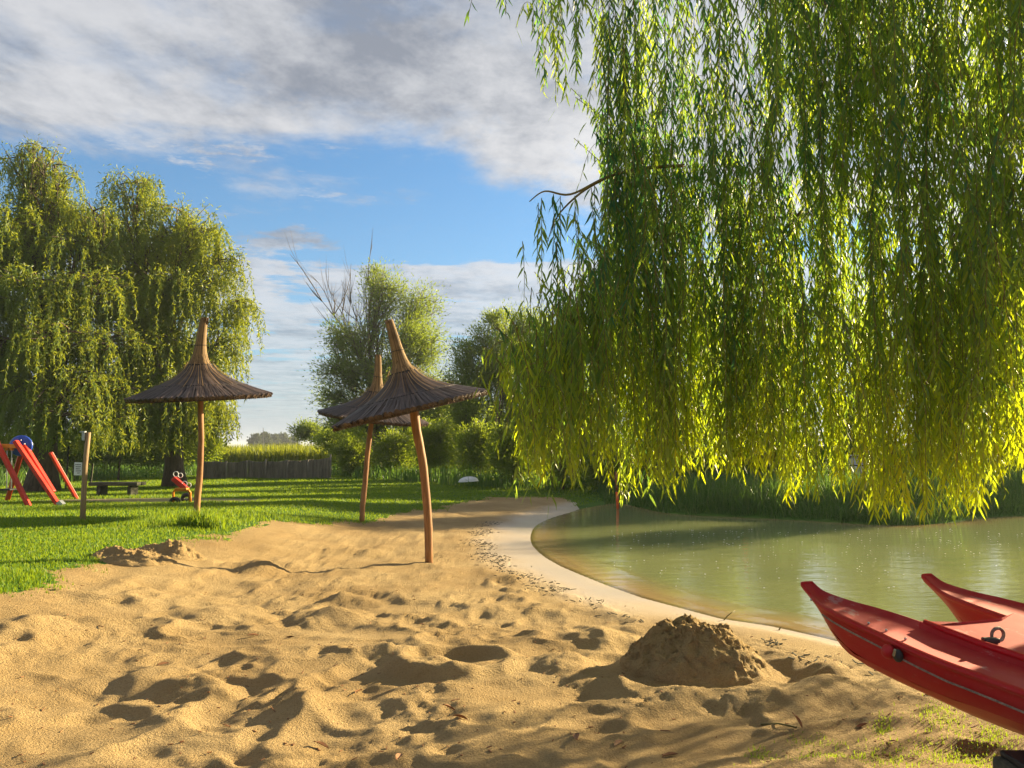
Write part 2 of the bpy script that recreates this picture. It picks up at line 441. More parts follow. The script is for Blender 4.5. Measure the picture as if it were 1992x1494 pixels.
# footprints: walking trails, long steep-sided prints
for tr in range(13):
    x, y = rs.uniform(-3.0, 1.6), rs.uniform(2.6, 9.0); a = rs.uniform(0, 6.28)
    for st in range(rs.randint(4, 9)):
        sd_ = 0.09 * (1 if st % 2 else -1)
        pits.append((x - math.sin(a) * sd_, y + math.cos(a) * sd_, rs.uniform(0.050, 0.062), rs.uniform(0.012, 0.024), a + rs.normal(0, 0.15), rs.uniform(2.0, 2.5), 2.2))
        x += math.cos(a) * 0.58; y += math.sin(a) * 0.58; a += rs.normal(0, 0.12)
mounds = []
for px, py, r, h in [(1000, 1120, .16, .12), (640, 1205, .22, .10), (670, 1170, .14, .08), (505, 1120, .20, .16), (545, 1175, .16, .06), (330, 1235, .18, .06),
                     (120, 1165, .22, .07), (430, 1205, .25, .09), (760, 1275, .12, .10), (700, 1280, .16, .06), (860, 1300, .24, .10), (300, 1330, .24, .08),
                     (395, 1345, .15, .09), (1060, 1240, .20, .06), (1170, 1235, .18, .11), (1120, 1290, .2, .07), (590, 1385, .25, .07), (60, 1270, .22, .08),
                     (1480, 1290, .10, .08), (1590, 1300, .14, .09), (1625, 1345, .16, .06), (560, 1045, .35, .10), (700, 1050, .4, .09), (820, 1040, .3, .06),
                     (545, 1022, .3, .16), (690, 1075, .25, .1), (715, 1078, .12, .08), (915, 1060, .3, .08), (920, 1015, .25, .15), (955, 1015, .2, .12), (860, 1002, .3, .12), (830, 1005, .2, .12), (895, 1040, .2, .1)]:
    p = G(px, py, 0.0); mounds.append((p.x, p.y, r, h))

def height(x, y):
    d = sdist(x, y); z = base_h(x, y, d)
    sd = poly_sd(x, y, sand_poly) if True else 0
    sandw = sm(sd, -0.05, 0.5)
    near = (np.abs(x) < 14) & (y > 1.0) & (y < 24)
    rel = np.where(near, relief(x, y, d), 0.0)
    for (cx, cy, r, h, a, st, pw) in pits:
        m = (np.abs(x - cx) < 0.6) & (np.abs(y - cy) < 0.6)
        if not m.any(): continue
        ca, sa = math.cos(a), math.sin(a)
        dx = x[m] - cx; dy = y[m] - cy
        uu = (dx * ca + dy * sa) / st; vv = -dx * sa + dy * ca
        q = np.sqrt(uu * uu + vv * vv) / r
        rel[m] += -h * np.exp(-q ** (2 * pw) * 1.1) + h * 0.6 * np.exp(-((q - 1.5) / 0.38) ** 2) * (0.55 + 0.45 * np.cos(np.arctan2(vv, uu) - a))
    for (cx, cy, r, h) in mounds:
        m = (np.abs(x - cx) < 3 * r) & (np.abs(y - cy) < 3 * r)
        if not m.any(): continue
        dx = x[m] - cx; dy = y[m] - cy
        wob = 1 + 0.5 * (fbm(dx * 6 + cx * 7, dy * 6 + cy * 5, 31, 3) - 0.5)
        q = np.sqrt(dx * dx + dy * dy * 1.3) / r * wob
        rel[m] += 0.85 * h * np.exp(-np.maximum(q, 0) ** 1.6) - h * 0.25 * np.exp(-((q - 1.9) / 0.5) ** 2)
    clod = 0.022 * (fbm(x * 8, y * 8, 41, 4, 0.62) - 0.5) + 0.012 * (fbm(x * 26, y * 26, 47, 3, 0.7) - 0.5)
    rel = rel + np.where(near, clod * (0.4 + 1.6 * sm(fbm(x * 2.1, y * 2.1, 51, 2), 0.45, 0.7)), 0)
    # ring crater
    c = G(885, 1290, 0); q = np.sqrt(((x - c.x) / 1.15) ** 2 + (y - c.y) ** 2)
    rel = rel + 0.055 * np.exp(-((q - 0.36) / 0.07) ** 2) - 0.045 * np.exp(-(q / 0.27) ** 4)
    # moat round the big sand castle
    qx = (x - CASTLE.x) / 1.15; qy = y - CASTLE.y; q = np.sqrt(qx * qx + qy * qy)
    rel = rel * sm(q, 0.35, 0.7) - 0.05 * np.exp(-((q - 0.56) / 0.10) ** 2) + 0.05 * np.exp(-((q - 0.82) / 0.14) ** 2) * sm(-qy, -0.4, 0.3)
    amp = 0.85 * sandw * sm(d - 0.35 * sm(y, 8, 11), 0.35, 1.3) * (1 - 0.35 * sm(y, 9, 14))
    debris = np.exp(-((d - 0.85) / 0.22) ** 2) * sandw
    z = z + rel * amp + debris * 0.03 * (fbm(x * 14, y * 14, 61, 3, 0.7) - 0.4)
    z = z + np.where(near, 0, 0.0) + (1 - sandw) * 0.03 * (fbm(x * 0.7, y * 0.7, 71, 3) - 0.5)
    return z, d, sd

def graded(lo, hi, step, a, b, gr):
    c = list(np.arange(lo, hi + 1e-6, step)); s = step; v = lo; left = []
    while v > a: s *= gr; v -= s; left.append(v)
    s = step; v = c[-1]; right = []
    while v < b: s *= gr; v += s; right.append(v)
    return np.array(left[::-1] + c + right)
gx = graded(-3.4, 2.8, 0.022, -1500, 1500, 1.075)
gy = graded(2.4, 6.6, 0.022, -300, 2500, 1.042)
XX, YY = np.meshgrid(gx, gy)
ZZ, DD, SD = height(XX, YY)
nx, ny = len(gx), len(gy)
idx = np.arange(nx * ny).reshape(ny, nx)
quads = np.stack([idx[:-1, :-1], idx[:-1, 1:], idx[1:, 1:], idx[1:, :-1]], -1).reshape(-1, 4)
Vg = np.stack([XX, YY, ZZ], -1).reshape(-1, 3)
wet = (1 - sm(DD, 0.12, 0.75 )) * sm(YY, 6.0, 9.0) + (1 - sm(DD, 0.05, 0.40)) * (1 - sm(YY, 6.0, 9.0))
WN = 0.55 * (fbm(XX * 1.1, YY * 1.1, 6, 4, 0.6) - 0.5)
wet = (1 - sm(DD + WN, 0.25, 1.2)) * sm(YY, 6.0, 9.0) + (1 - sm(DD + WN * 0.6, 0.05, 0.42)) * (1 - sm(YY, 6.0, 9.0))
wet = np.clip(wet * (0.9 + 0.35 * (fbm(XX * 1.5, YY * 1.5, 5, 2) - 0.5)), 0, 1)
litter = np.exp(-((DD + WN - 0.85) / 0.3) ** 2) + 0.9 * sm(-YY + 0.35 * XX, -3.55, -2.9) * sm(XX, 0.9, 1.6)
BARE = G(300, 976, 0.22)
bare = np.exp(-(((XX - BARE.x) / 2.6) ** 2 + ((YY - BARE.y) / 1.1) ** 2) ** 2) * (0.75 + 0.5 * (fbm(XX * 2, YY * 2, 77, 2) - 0.5))
edge_noise = (fbm(XX * 1.3, YY * 1.3, 81, 4, 0.6) - 0.5) * 1.1
issand = ((SD + edge_noise > 0.0) & ~((XX > 2.9) & (YY > 15.5))) | ((DD < 0.15) & (YY < 15.5) & (XX < 20)) | ((DD < -0.3) & (YY < 15.5))
fsand = issand[:-1, :-1].reshape(-1)
def sub_mesh(name, sel, mat, attrs):
    q = quads[sel]; used, inv = np.unique(q, return_inverse=True)
    return mesh_np(name, Vg[used], inv.reshape(-1, 4), mat, None, {a: v.reshape(-1)[used] for a, v in attrs.items()}, True)
tag(sub_mesh('sand_beach', fsand, M_SAND, {'wet': wet, 'litter': litter}), kind='structure')
tag(sub_mesh('lawn', ~fsand, M_LAWN, {'bare': bare}), kind='structure')

def hz(x, y):
    z, d, s = height(np.atleast_1d(np.asarray(x, float)), np.atleast_1d(np.asarray(y, float)))
    return z
def ground_at(px, py):
    p = G(px, py, 0.1)
    for _ in range(7): p = G(px, py, float(hz(p.x, p.y)[0]))
    return p

# pond
wx = graded(-0.4, 4.5, 0.05, -0.6, 60, 1.08); wy = graded(5.4, 12.0, 0.05, 3.2, 26.5, 1.05)
WX, WY = np.meshgrid(wx, wy); WD = sdist(WX, WY); WH, _, _ = height(WX, WY)
w1 = sm(fbm(WX * 0.9, WY * 0.9, 91, 2), 0.42, 0.6)
WZZ = WZ + 0.008 * w1 * np.exp(-((WD + 0.24 + 0.12 * (fbm(WX * 0.8, WY * 0.8, 92, 2) - 0.5)) / 0.045) ** 2) + 0.005 * np.exp(-((WD + 0.62 + 0.3 * (fbm(WX * 0.5, WY * 0.5, 93, 2) - 0.5)) / 0.06) ** 2)
wi = np.arange(WX.size).reshape(WX.shape)
wq = np.stack([wi[:-1, :-1], wi[:-1, 1:], wi[1:, 1:], wi[1:, :-1]], -1).reshape(-1, 4)
keep = (WD[:-1, :-1] < 0.5).reshape(-1)
wq = wq[keep]; used, inv = np.unique(wq, return_inverse=True)
tag(mesh_np('pond_water', np.stack([WX, WY, WZZ], -1).reshape(-1, 3)[used], inv.reshape(-1, 4), M_WATER, None, {'depth': np.maximum(0, WZ - WH).reshape(-1)[used]}, True), kind='structure')

# ------------------------------------------------------------------ grass, reeds (uncountable)
def blades(name, pts, hgt, wid, mat, rng, lean=0.45, label=None, cat=None, seg=2, rnd=None, simple=False):
    n = len(pts); a = rng.rand(n) * 6.283; l = rng.rand(n) ** 1.5 * lean
    d = np.stack([np.cos(a), np.sin(a), np.zeros(n)], 1)
    yaw = rng.rand(n) * 6.283; s = np.stack([np.cos(yaw), np.sin(yaw), np.zeros(n)], 1) * (wid / 2)[:, None]
    up = np.array([0, 0, 1.0])
    V = []
    mid = pts + up * (hgt * 0.55)[:, None] + d * (hgt * l * 0.35)[:, None]
    tip = pts + up * (hgt * np.sqrt(np.maximum(0.15, 1 - l * l)))[:, None] + d * (hgt * l)[:, None]
    nv = 3 if simple else 5
    V = np.stack([pts - s, pts + s, tip] if simple else [pts - s, pts + s, mid + s * 0.8, mid - s * 0.8, tip], 1).reshape(-1, 3)
    b = np.arange(n) * nv
    T = np.stack([b, b + 1, b + 2], 1) if simple else np.concatenate([np.stack([b, b + 1, b + 2], 1), np.stack([b, b + 2, b + 3], 1), np.stack([b + 3, b + 2, b + 4], 1)])
    r = rng.rand(n) if rnd is None else rnd
    o = mesh_np(name, V, T, mat, None, {'rnd': np.repeat(r, nv)})
    if label: tag(o, label, cat, kind='stuff')
    return o

rg = np.random.RandomState(3)
def scatter_lawn(n):
    # density falls off with distance
    y = 6.0 + 32 * rg.rand(n) ** 2.1; x = rg.uniform(-0.80, 0.22, n) * y
    z, d, s = height(x, y)
    en = (fbm(x * 1.3, y * 1.3, 81, 4, 0.6) - 0.5) * 1.1
    br = np.exp(-(((x - BARE.x) / 2.6) ** 2 + ((y - BARE.y) / 1.1) ** 2) ** 2)
    ok = ((s + en) < rg.normal(0.02, 0.10, n)) & (d > 0.3) & (br < 0.15 + 0.35 * rg.rand(n))
    return np.stack([x, y, z - 0.004], 1)[ok], y[ok]
gp, gyv = scatter_lawn(430000)
gh = (0.014 + 0.020 * rg.rand(len(gp))) * (1 + 0.9 * sm(fbm(gp[:, 0] * 0.6, gp[:, 1] * 0.6, 99, 3), 0.5, 0.75)) * (1 + gyv / 30)
gw = (0.007 + 0.005 * rg.rand(len(gp))) * (0.6 + gyv / 11)
blades('lawn_grass', gp, gh, gw, M_GRASS, rg, 0.75, simple=True, label='short green mown grass blades covering the lawn', cat='grass')

def bank_points(n):
    y = rg.uniform(15.5, 25, n); x = rg.uniform(0.05, 0.8, n) * y
    z, d, s = height(x, y)
    ok = (d > 0.02 - 0.08 * rg.rand(n)) & (d < 4.5 * rg.rand(n) ** 0.6 + 0.1) & (x > 2.6 + (y - 20) * 0.4 * 0)
    return np.stack([x, y, z], 1)[ok], d[ok]
bp_, bd_ = bank_points(70000)
bh = (0.15 + 0.55 * rg.rand(len(bp_)) ** 1.5) * (0.25 + 1.25 * fbm(bp_[:, 0] * 0.8, bp_[:, 1] * 0.8, 101, 3))
blades('bank_grass', bp_, bh, 0.012 + 0.010 * rg.rand(len(bp_)), M_BANKGRASS, rg, 1.15, 'tall rank green grass along the far water edge', 'grass')
# rough grass between lawn and the trees
n = 42000
yy = rg.uniform(26, 46, n); xx = rg.uniform(-0.75, 0.42, n) * yy
lim = np.interp(xx / yy * F0 + 996, [0, 100, 400, 640, 700, 900, 1000, 1150, 1600], [27, 29, 37.5, 37.5, 34, 28, 25, 23, 22])
ok = (yy > lim + rg.normal(0, 0.6, n)) & (yy < lim + 7)
xx, yy = xx[ok], yy[ok]; zz_ = hz(xx, yy)
hh = (0.25 + 0.6 * rg.rand(len(xx))) * (0.4 + fbm(xx * 0.5, yy * 0.5, 111, 3))
blades('rough_grass', np.stack([xx, yy, zz_], 1), hh, 0.03 + 0.02 * rg.rand(len(xx)), M_BANKGRASS, rg, 0.8, 'long unmown grass between lawn edge and the bushes', 'grass')
# bright reed field behind the fence
n = 19000
xx = rg.uniform(-34, 3, n); yy = 47 + 16 * rg.rand(n) ** 1.6; zz_ = hz(xx, yy)
hh = 1.15 + 0.45 * rg.rand(n) + 0.30 * (fbm(xx * 0.4, yy * 0.4, 121, 3))
blades('reed_field', np.stack([xx, yy, zz_], 1), hh, 0.05 + 0.05 * rg.rand(n), M_REED, rg, 0.55, 'sunlit yellow green reeds standing behind the screen fence', 'reeds')

# ------------------------------------------------------------------ foliage tools
def leaf_tris(base, dirn, L, Wd, rng, cup=0.25):
    """folded rhombic leaves: 4 verts, 2 tris each"""
    n = len(base)
    r = rng.normal(size=(n, 3)); side = np.cross(dirn, r); side /= np.linalg.norm(side, axis=1)[:, None] + 1e-9
    nor = np.cross(side, dirn)
    mid = base + dirn * (L * 0.45)[:, None] + nor * (L * 0.06)[:, None]
    a = mid + side * (Wd / 2)[:, None]; b = mid - side * (Wd / 2)[:, None]; tip = base + dirn * L[:, None] - nor * (L * 0.08)[:, None]
    V = np.stack([base, a, tip, b], 1).reshape(-1, 3); i = np.arange(n) * 4
    T = np.concatenate([np.stack([i, i + 1, i + 2], 1), np.stack([i, i + 2, i + 3], 1)])
    return V, T

def long_leaf(base, dirn, L, Wd, rng):
    """curved lance-shaped willow leaf: 6 verts, 4 tris"""
    n = len(base)
    r = rng.normal(size=(n, 3)); side = np.cross(dirn, r); side /= np.linalg.norm(side, axis=1)[:, None] + 1e-9
    nor = np.cross(side, dirn); bend = rng.normal(0, 0.10, n)[:, None]
    down = np.array([0, 0, -1.0])
    m1 = base + dirn * (L * 0.32)[:, None] + nor * bend * L[:, None] * 0.6
    m2 = base + dirn * (L * 0.68)[:, None] + nor * bend * L[:, None] * 0.7 + down * (L * 0.05)[:, None]
    tip = base + dirn * L[:, None] - nor * bend * L[:, None] * 0.3 + down * (L * 0.14)[:, None]
    s1 = side * (Wd * 0.5)[:, None]; s2 = side * (Wd * 0.36)[:, None]
    V = np.stack([base, m1 + s1, m1 - s1, m2 + s2, m2 - s2, tip], 1).reshape(-1, 3); i = np.arange(n) * 6
    T = np.concatenate([np.stack([i, i + 1, i + 2], 1), np.stack([i + 1, i + 3, i + 2], 1), np.stack([i + 2, i + 3, i + 4], 1), np.stack([i + 3, i + 5, i + 4], 1)])
    return V, T

def unit(v): return v / (np.linalg.norm(v, axis=-1, keepdims=True) + 1e-9)

def curve(a, b, sag, n=7, rng=None, wob=0.0):
    a, b = np.array(a, float), np.array(b, float); L = np.linalg.norm(b - a); pts = []
    off = rng.normal(size=3) * wob * L if rng is not None else 0
    for i in range(n):
        t = i / (n - 1); p = a * (1 - t) + b * t
        p = p + np.array([0, 0, sag * L]) * 4 * t * (1 - t) + off * math.sin(t * math.pi)
        pts.append(p)
    return pts

def tree(name, label, cat, base, trunk_top, r0, lobes, leafmat_, seed, leaves=9000, leaf=(0.12, 0.05), group=None, twigs=14,
         droop=None, limb_from=0.55, spread=0.5, bare=None, bias=None, stems=1, soft=0.16):
    """lobes: list of (centre xyz, radii xyz). droop: (min_z function, min_len, max_len, step) -> hanging willow strands"""
    rng = np.random.RandomState(seed)
    base = Vector(base); root = empty(name, base)
    tag(root, label, cat, group)
    loc = np.array(base)
    tb = MB(); top = np.array(trunk_top) - loc
    tp = curve((0, 0, -0.15), top, 0.0, 7, rng, 0.04)
    if stems == 1:
        rr = [r0 * (1.45 if i == 0 else 1.0) * (1 - 0.5 * i / 6) for i in range(7)]
        tb.tube(tp, rr, 10)
    tb_ok = stems == 1
    br = MB(); LB = []; LD = []; tot = sum((l[1][0] * l[1][1] * l[1][2]) ** (2 / 3) for l in lobes)
    twb = MB()
    for (c, rad) in lobes:
        c = np.array(c) - loc; rad = np.array(rad)
        if stems == 1:
            s = tp[max(0, min(6, int(rng.uniform(limb_from, 1.0) * 6)))]
        else:
            s = np.array([rng.uniform(-.5, .5), rng.uniform(-.5, .5), -0.05])
        limb = curve(s, c + np.array([0, 0, rad[2] * 0.25]), 0.06, 8, rng, 0.06)
        rl = max(0.015, r0 * 0.42 * min(1.0, float(np.max(rad)) / 1.6) if stems == 1 else r0)
        br.tube(limb, [rl * (1 - 0.8 * i / 7) for i in range(8)], 6)
        share = int(leaves * (rad[0] * rad[1] * rad[2]) ** (2 / 3) / tot)
        per = max(6, share // twigs)
        for _ in range(twigs):
            a = limb[rng.randint(3, 8)]
            dv = rng.normal(size=3); dv /= np.linalg.norm(dv); dv[2] = dv[2] * 0.9 + 0.15
            e = c + dv * rad * rng.uniform(0.55, 1.0) ** 0.6
            tw = curve(a, e, 0.05 if droop is None else 0.10, 5, rng, 0.05)
            br.tube(tw, [min(0.05, rl * 0.30) * (1 - 0.9 * i / 4) + 0.003 for i in range(5)], 4)
            if droop is None:
                t = rng.uniform(0.25, 1.05, per); tw = np.array(tw)
                q = np.stack([np.interp(t, np.linspace(0, 1, 5), tw[:, k]) for k in range(3)], 1)
                ax = unit(tw[-1] - tw[1]); side = rng.normal(size=(per, 3))
                q = q + side * (np.mean(rad) * soft * (0.5 + 0.8 * t))[:, None]
                LB.append(q); LD.append(unit(side * 0.7 + ax * 0.6 + np.array([0, 0, 0.25])))
            else:
                zmin, l0, l1, step = droop
                left = int(per * 0.88); m = per - left; t = rng.uniform(0.4, 1.06, m); tw_ = np.array(tw)
                q = np.stack([np.interp(t, np.linspace(0, 1, 5), tw_[:, k]) for k in range(3)], 1) + rng.normal(size=(m, 3)) * 0.13
                LB.append(q); LD.append(unit(rng.normal(size=(m, 3)) * 0.6 + unit(tw_[-1] - tw_[2]) * 0.6 + np.array([0, 0, -0.1])))
                while left > 0:
                    t = rng.uniform(0.3, 1.0); tw_ = np.array(tw)
                    p = np.array([np.interp(t, np.linspace(0, 1, 5), tw_[:, k]) for k in range(3)]) + rng.normal(size=3) * np.mean(rad) * 0.10
                    out = unit(np.array([p[0], p[1], 0]) - np.array([c[0], c[1], 0]) + rng.normal(size=3) * np.array([.3, .3, 0]))
                    Ls = rng.uniform(l0, l1)
                    zlow = zmin(p[0] + loc[0], p[1] + loc[1], rng) - loc[2]
                    Ls = min(Ls, p[2] - zlow)
                    if Ls < 0.4: Ls = 0.4
                    m = max(4, int(Ls / step)); m = min(m, left + 4); left -= m
                    u = (np.arange(m) + rng.rand(m)) / m
                    o_ = 0.45 * (1 - np.exp(-u * Ls / 0.5)) * rng.uniform(0.3, 1.2)
                    wav = np.sin(u * 5 + rng.rand() * 6) * 0.05
                    q = p + out * o_[:, None] + np.array([-out[1], out[0], 0]) * wav[:, None]
                    q[:, 2] = p[2] + 0.12 * np.sin(np.minimum(u * 4, 3.14)) - u * Ls
                    side = rng.normal(size=(m, 3))
                    LB.append(q); LD.append(unit(side * 0.6 + np.array([0, 0, -1.0])))
    LB = np.concatenate(LB); LD = np.concatenate(LD); m = len(LB)
    L = leaf[0] * rng.uniform(0.6, 1.25, m); Wd = leaf[1] * rng.uniform(0.7, 1.2, m)
    V, T = leaf_tris(LB, LD, L, Wd, rng)
    r = np.clip(0.75 * fbm(LB[:, 0] * 0.8 + seed, LB[:, 2] * 0.8 + LB[:, 1] * 0.5, seed, 3) + 0.25 * rng.rand(m) + (0.0 if bias is None else bias), 0, 1)
    if tb_ok: tb.build('trunk', M_BARK, root, True)
    br.build('branches', M_BARK, root, True)
    cr = mesh_np('crown', V, T, leafmat_, root, {'rnd': np.repeat(r, 4)}); cr['kind'] = 'stuff'
    if bare:
        bb = MB()
        for (s, e, rr_, k_) in bare:
            s = np.array(s) - loc; e = np.array(e) - loc
            c = curve(s, e, 0.04, 9, rng, 0.05); bb.tube(c, [rr_ * (1 - 0.85 * i / 8) for i in range(9)], 5)
            for _ in range(k_):
                j = rng.randint(2, 8); Lb = np.linalg.norm(e - s) * rng.uniform(0.15, 0.4)
                dv = unit(unit(e - s) * 0.8 + rng.normal(size=3) * 0.45 + np.array([0, 0, 0.5]))
                c2 = curve(c[j], c[j] + dv * Lb, 0.03, 5, rng, 0.06); bb.tube(c2, [rr_ * 0.4 * (1 - 0.8 * i / 4) + 0.004 for i in range(5)], 4)
                for _ in range(3):
                    dv2 = unit(dv + rng.normal(size=3) * 0.4 + np.array([0, 0, 0.3]))
                    s2 = c2[rng.randint(1, 4)]; bb.tube([s2, s2 + dv2 * Lb * 0.3, s2 + (dv2 + np.array([0, 0, 0.2])) * Lb * 0.55], [0.010, 0.008, 0.004], 3)
        bb.build('bare_branches', M_BARK, root, True)
    return root

def LO(px, py, D, rx, ry=None, depth=None):
    """crown lobe: photo pixel centre, pixel radii, at distance D"""
    ry = ry or rx; c = P(px, py, D); s = D / F0
    return ((c.x, c.y, c.z), (rx * s, (depth or rx) * s, ry * s))
def GB(px, D):
    """ground point under image column px at distance D"""
    x = (px - 996) / F0 * D
    return (x, D, float(hz(x, D)[0]))

# ------------------------------------------------------------------ the two left willows
def zlow_left(x, y, rng):
    px = x / y * F0 + 996
    b = np.interp(px, [-200, 0, 100, 200, 300, 400, 450, 490, 520], [880, 888, 893, 885, 888, 885, 860, 790, 690])
    py = b - abs(rng.normal(0, 32))
    return CAMZ + (870 - py) / F0 * y
def DG(px, py): return ground_at(px, py).y
D1 = DG(88, 955); b0 = GB(88, D1)
tree('willow_tree', 'huge weeping willow with thick dark trunk behind the red swing', 'tree', b0, P(95, 700, D1), 0.42,
     [LO(85, 295, D1 + .5, 45, 28), LO(40, 310, D1 + .5, 50, 32), LO(105, 330, D1, 50, 40), LO(95, 400, D1, 80, 55), LO(20, 450, D1 - 1, 100, 60), LO(150, 490, D1 - .5, 80, 55), LO(-110, 450, D1, 130, 80), LO(60, 570, D1 - 2, 100, 50),
      LO(190, 560, D1 - 1.5, 80, 45), LO(110, 660, D1 - 2.5, 100, 45), LO(-20, 680, D1 - 2, 110, 55), LO(210, 680, D1 - 1, 80, 45), LO(-130, 640, D1 - 1, 120, 80), LO(150, 760, D1 - 2, 90, 40), LO(40, 770, D1 - 2, 80, 40), LO(235, 770, D1 - 1, 70, 40), LO(0, 810, D1 - 1.5, 60, 30), LO(120, 815, D1 - 2.5, 90, 28), LO(215, 825, D1 - 1.5, 60, 28), LO(180, 420, D1, 50, 40), LO(-60, 560, D1 - 1, 90, 60)],
     M_FARWILLOW, 5, 135000, (0.145, 0.036), droop=(zlow_left, 0.3, 1.7, 0.03), twigs=24, limb_from=0.6)
D2 = 27.0; b1 = GB(345, D2)
tree('willow_tree', 'weeping willow with yellowish crown directly behind the leftmost straw parasol', 'tree', b1, P(340, 640, D2), 0.34,
     [LO(255, 365, D2 + .5, 65, 32), LO(215, 430, D2, 60, 40), LO(345, 415, D2, 70, 36), LO(390, 455, D2 - 1, 55, 45), LO(290, 480, D2 - .5, 90, 45), LO(425, 520, D2 - 1, 55, 55), LO(350, 560, D2 - 1.5, 90, 50),
      LO(455, 600, D2 - .5, 45, 45), LO(250, 600, D2 - 1, 80, 50), LO(300, 660, D2 - 2, 90, 50), LO(420, 680, D2 - 1.5, 65, 50), LO(255, 720, D2 - 1, 70, 45), LO(345, 750, D2 - 2, 80, 40), LO(420, 770, D2 - 1.5, 45, 40), LO(300, 800, D2 - 1, 80, 30), LO(250, 820, D2 - 2, 70, 28), LO(350, 825, D2 - 2, 70, 26), LO(425, 815, D2 - 1, 40, 26), LO(200, 520, D2, 60, 50)],
     M_FARWILLOW, 9, 120000, (0.15, 0.038), droop=(zlow_left, 0.3, 1.6, 0.032), twigs=22, limb_from=0.5, bias=0.10)

# ------------------------------------------------------------------ trees of the middle distance
DT = DG(735, 921); bt = GB(735, DT); k_ = DT / 42
def LT(px, py, dd, rx, ry): return LO(px, py, DT + dd, rx, ry)
PT = lambda px, py: P(px, py, DT)
tree('riverside_tree', 'vase shaped tree with bare dead limbs behind the two right parasols', 'tree', bt, P(738, 800, DT), 0.30,
     [LT(752, 570, 0, 48, 42), LT(815, 595, .5, 48, 45), LT(690, 660, -.5, 42, 45), LT(655, 655, 0, 28, 38), LT(790, 655, -.5, 58, 45), LT(655, 725, -1, 48, 34), LT(735, 725, -1, 60, 40),
      LT(838, 680, 0, 34, 45), LT(635, 775, -1, 38, 26), LT(720, 790, -1, 60, 28), LT(825, 755, 0, 55, 38), LT(728, 535, .5, 25, 22), LT(875, 800, -.5, 65, 30), LT(660, 820, -1.5, 50, 22), LT(780, 815, -1, 60, 26)],
     M_TREELEAF, 21, 62000, (0.15, 0.05), twigs=40, limb_from=0.35, soft=0.22,
     bare=[(PT(735, 800), PT(603, 560), 0.06, 20), (PT(735, 790), PT(640, 575), 0.045, 9), (PT(735, 780), PT(668, 560), 0.045, 10), (PT(735, 780), PT(692, 555), 0.045, 10), (PT(735, 760), PT(712, 530), 0.06, 9), (PT(737, 770), PT(745, 530), 0.05, 4)])
tree('sapling_tree', 'slender multi stemmed green tree right of the nearest parasol', 'tree', GB(915, 33), P(915, 800, 33), 0.045,
     [LO(900, 690, 33, 32, 38), LO(935, 660, 33.5, 30, 40), LO(965, 625, 33, 26, 24), LO(890, 750, 32.5, 40, 34), LO(950, 735, 33, 45, 38), LO(925, 800, 32.5, 45, 26), LO(985, 690, 33, 30, 40)],
     M_TREELEAF, 23, 26000, (0.13, 0.045), twigs=28, stems=6, bias=0.18, soft=0.19)
tree('sapling_tree', 'leafy green tree with thin trunks half hidden behind hanging willow twigs', 'tree', GB(1010, 35), P(1005, 800, 35), 0.05,
     [LO(1000, 635, 35, 35, 36), LO(1040, 650, 35, 45, 45), LO(985, 710, 34.5, 45, 36), LO(1060, 740, 35, 55, 45), LO(1000, 785, 34, 50, 36), LO(1030, 825, 34, 50, 30)],
     M_TREELEAF, 24, 30000, (0.13, 0.045), twigs=28, stems=6, bias=0.12, soft=0.19)
tree('bush', 'small round grey green bush above the right end of the screen fence', 'bush', GB(605, 56), P(605, 850, 56), 0.08,
     [LO(585, 842, 56, 20, 18), LO(605, 838, 56, 22, 20), LO(640, 850, 55, 30, 18), LO(675, 848, 55, 30, 20)], M_TREELEAF, 25, 10000, (0.2, 0.07), twigs=24, soft=0.2)
shrubs = [((690, 895, 36, 40, 30), 'low dark shrub at the right end of the screen fence'),
          ((775, 880, 35, 48, 38), 'leafy shrub right of the dark tree trunk'),
          ((850, 872, 33, 50, 46), 'broad bush behind the lower pole of the nearest parasol'),
          ((935, 878, 30, 46, 46), 'bright bush growing behind the small white boat'),
          ((1000, 885, 27, 50, 50), 'dense bush at the lawn corner left of the orange post'),
          ((1095, 885, 26, 60, 50), 'dark bush behind the rusty orange post'),
          ((655, 862, 46, 46, 22), 'sunlit bush poking over the end of the screen fence'),
          ((725, 850, 45, 50, 26), 'bush glimpsed around the bare tree trunk'),
          ((810, 845, 44, 55, 30), 'tall bush under the lowest limbs of the vase shaped tree'),
          ((890, 840, 42, 55, 34), 'rear bush between the nearest parasol and the saplings'),
          ((970, 838, 40, 55, 36), 'rear bush at the foot of the slender saplings')]
for i, ((px, py, D, rx, ry), lab) in enumerate(shrubs):
    tree('bush', lab, 'bush', GB(px, D), P(px, py, D), 0.05, [LO(px - rx * 0.45, py, D, rx * 0.6, ry * 0.9), LO(px + rx * 0.45, py + 4, D + 0.3, rx * 0.6, ry * 0.8), LO(px - rx * 0.1, py - ry * 0.45, D, rx * 0.5, ry * 0.6), LO(px, py + ry * 0.5, D - 0.3, rx * 0.8, ry * 0.5)] + [LO(px + rx * (0.37 * ((i * 7 + j * 5) % 9) / 2 - 0.75), py - ry * (0.55 + 0.5 * ((i * 3 + j * 4) % 5) / 4), D + 0.3 * j, rx * 0.22, ry * 0.38) for j in range(4)],
         M_SHRUB, 40 + i, 8500, (0.13, 0.055), twigs=26, group='bushes along the lawn edge', bias=(-0.15, -0.1, 0.1, 0.15, 0.0, -0.2, 0.25, 0.1, -0.05, 0.1, 0.2)[i], soft=0.24)
lsh = [((150, 880, 31, 55, 42), 'backlit shrub between the willow trunk and the sign post'), ((235, 878, 32, 60, 44), 'dark shrub directly above the park bench'),
       ((325, 876, 33, 55, 46), 'shrub above the red spring rider'), ((30, 882, 30, 75, 42), 'shrub behind the swing frame at the left edge'), ((392, 872, 37.5, 34, 44), 'yellow green shrub where the screen fence begins')]
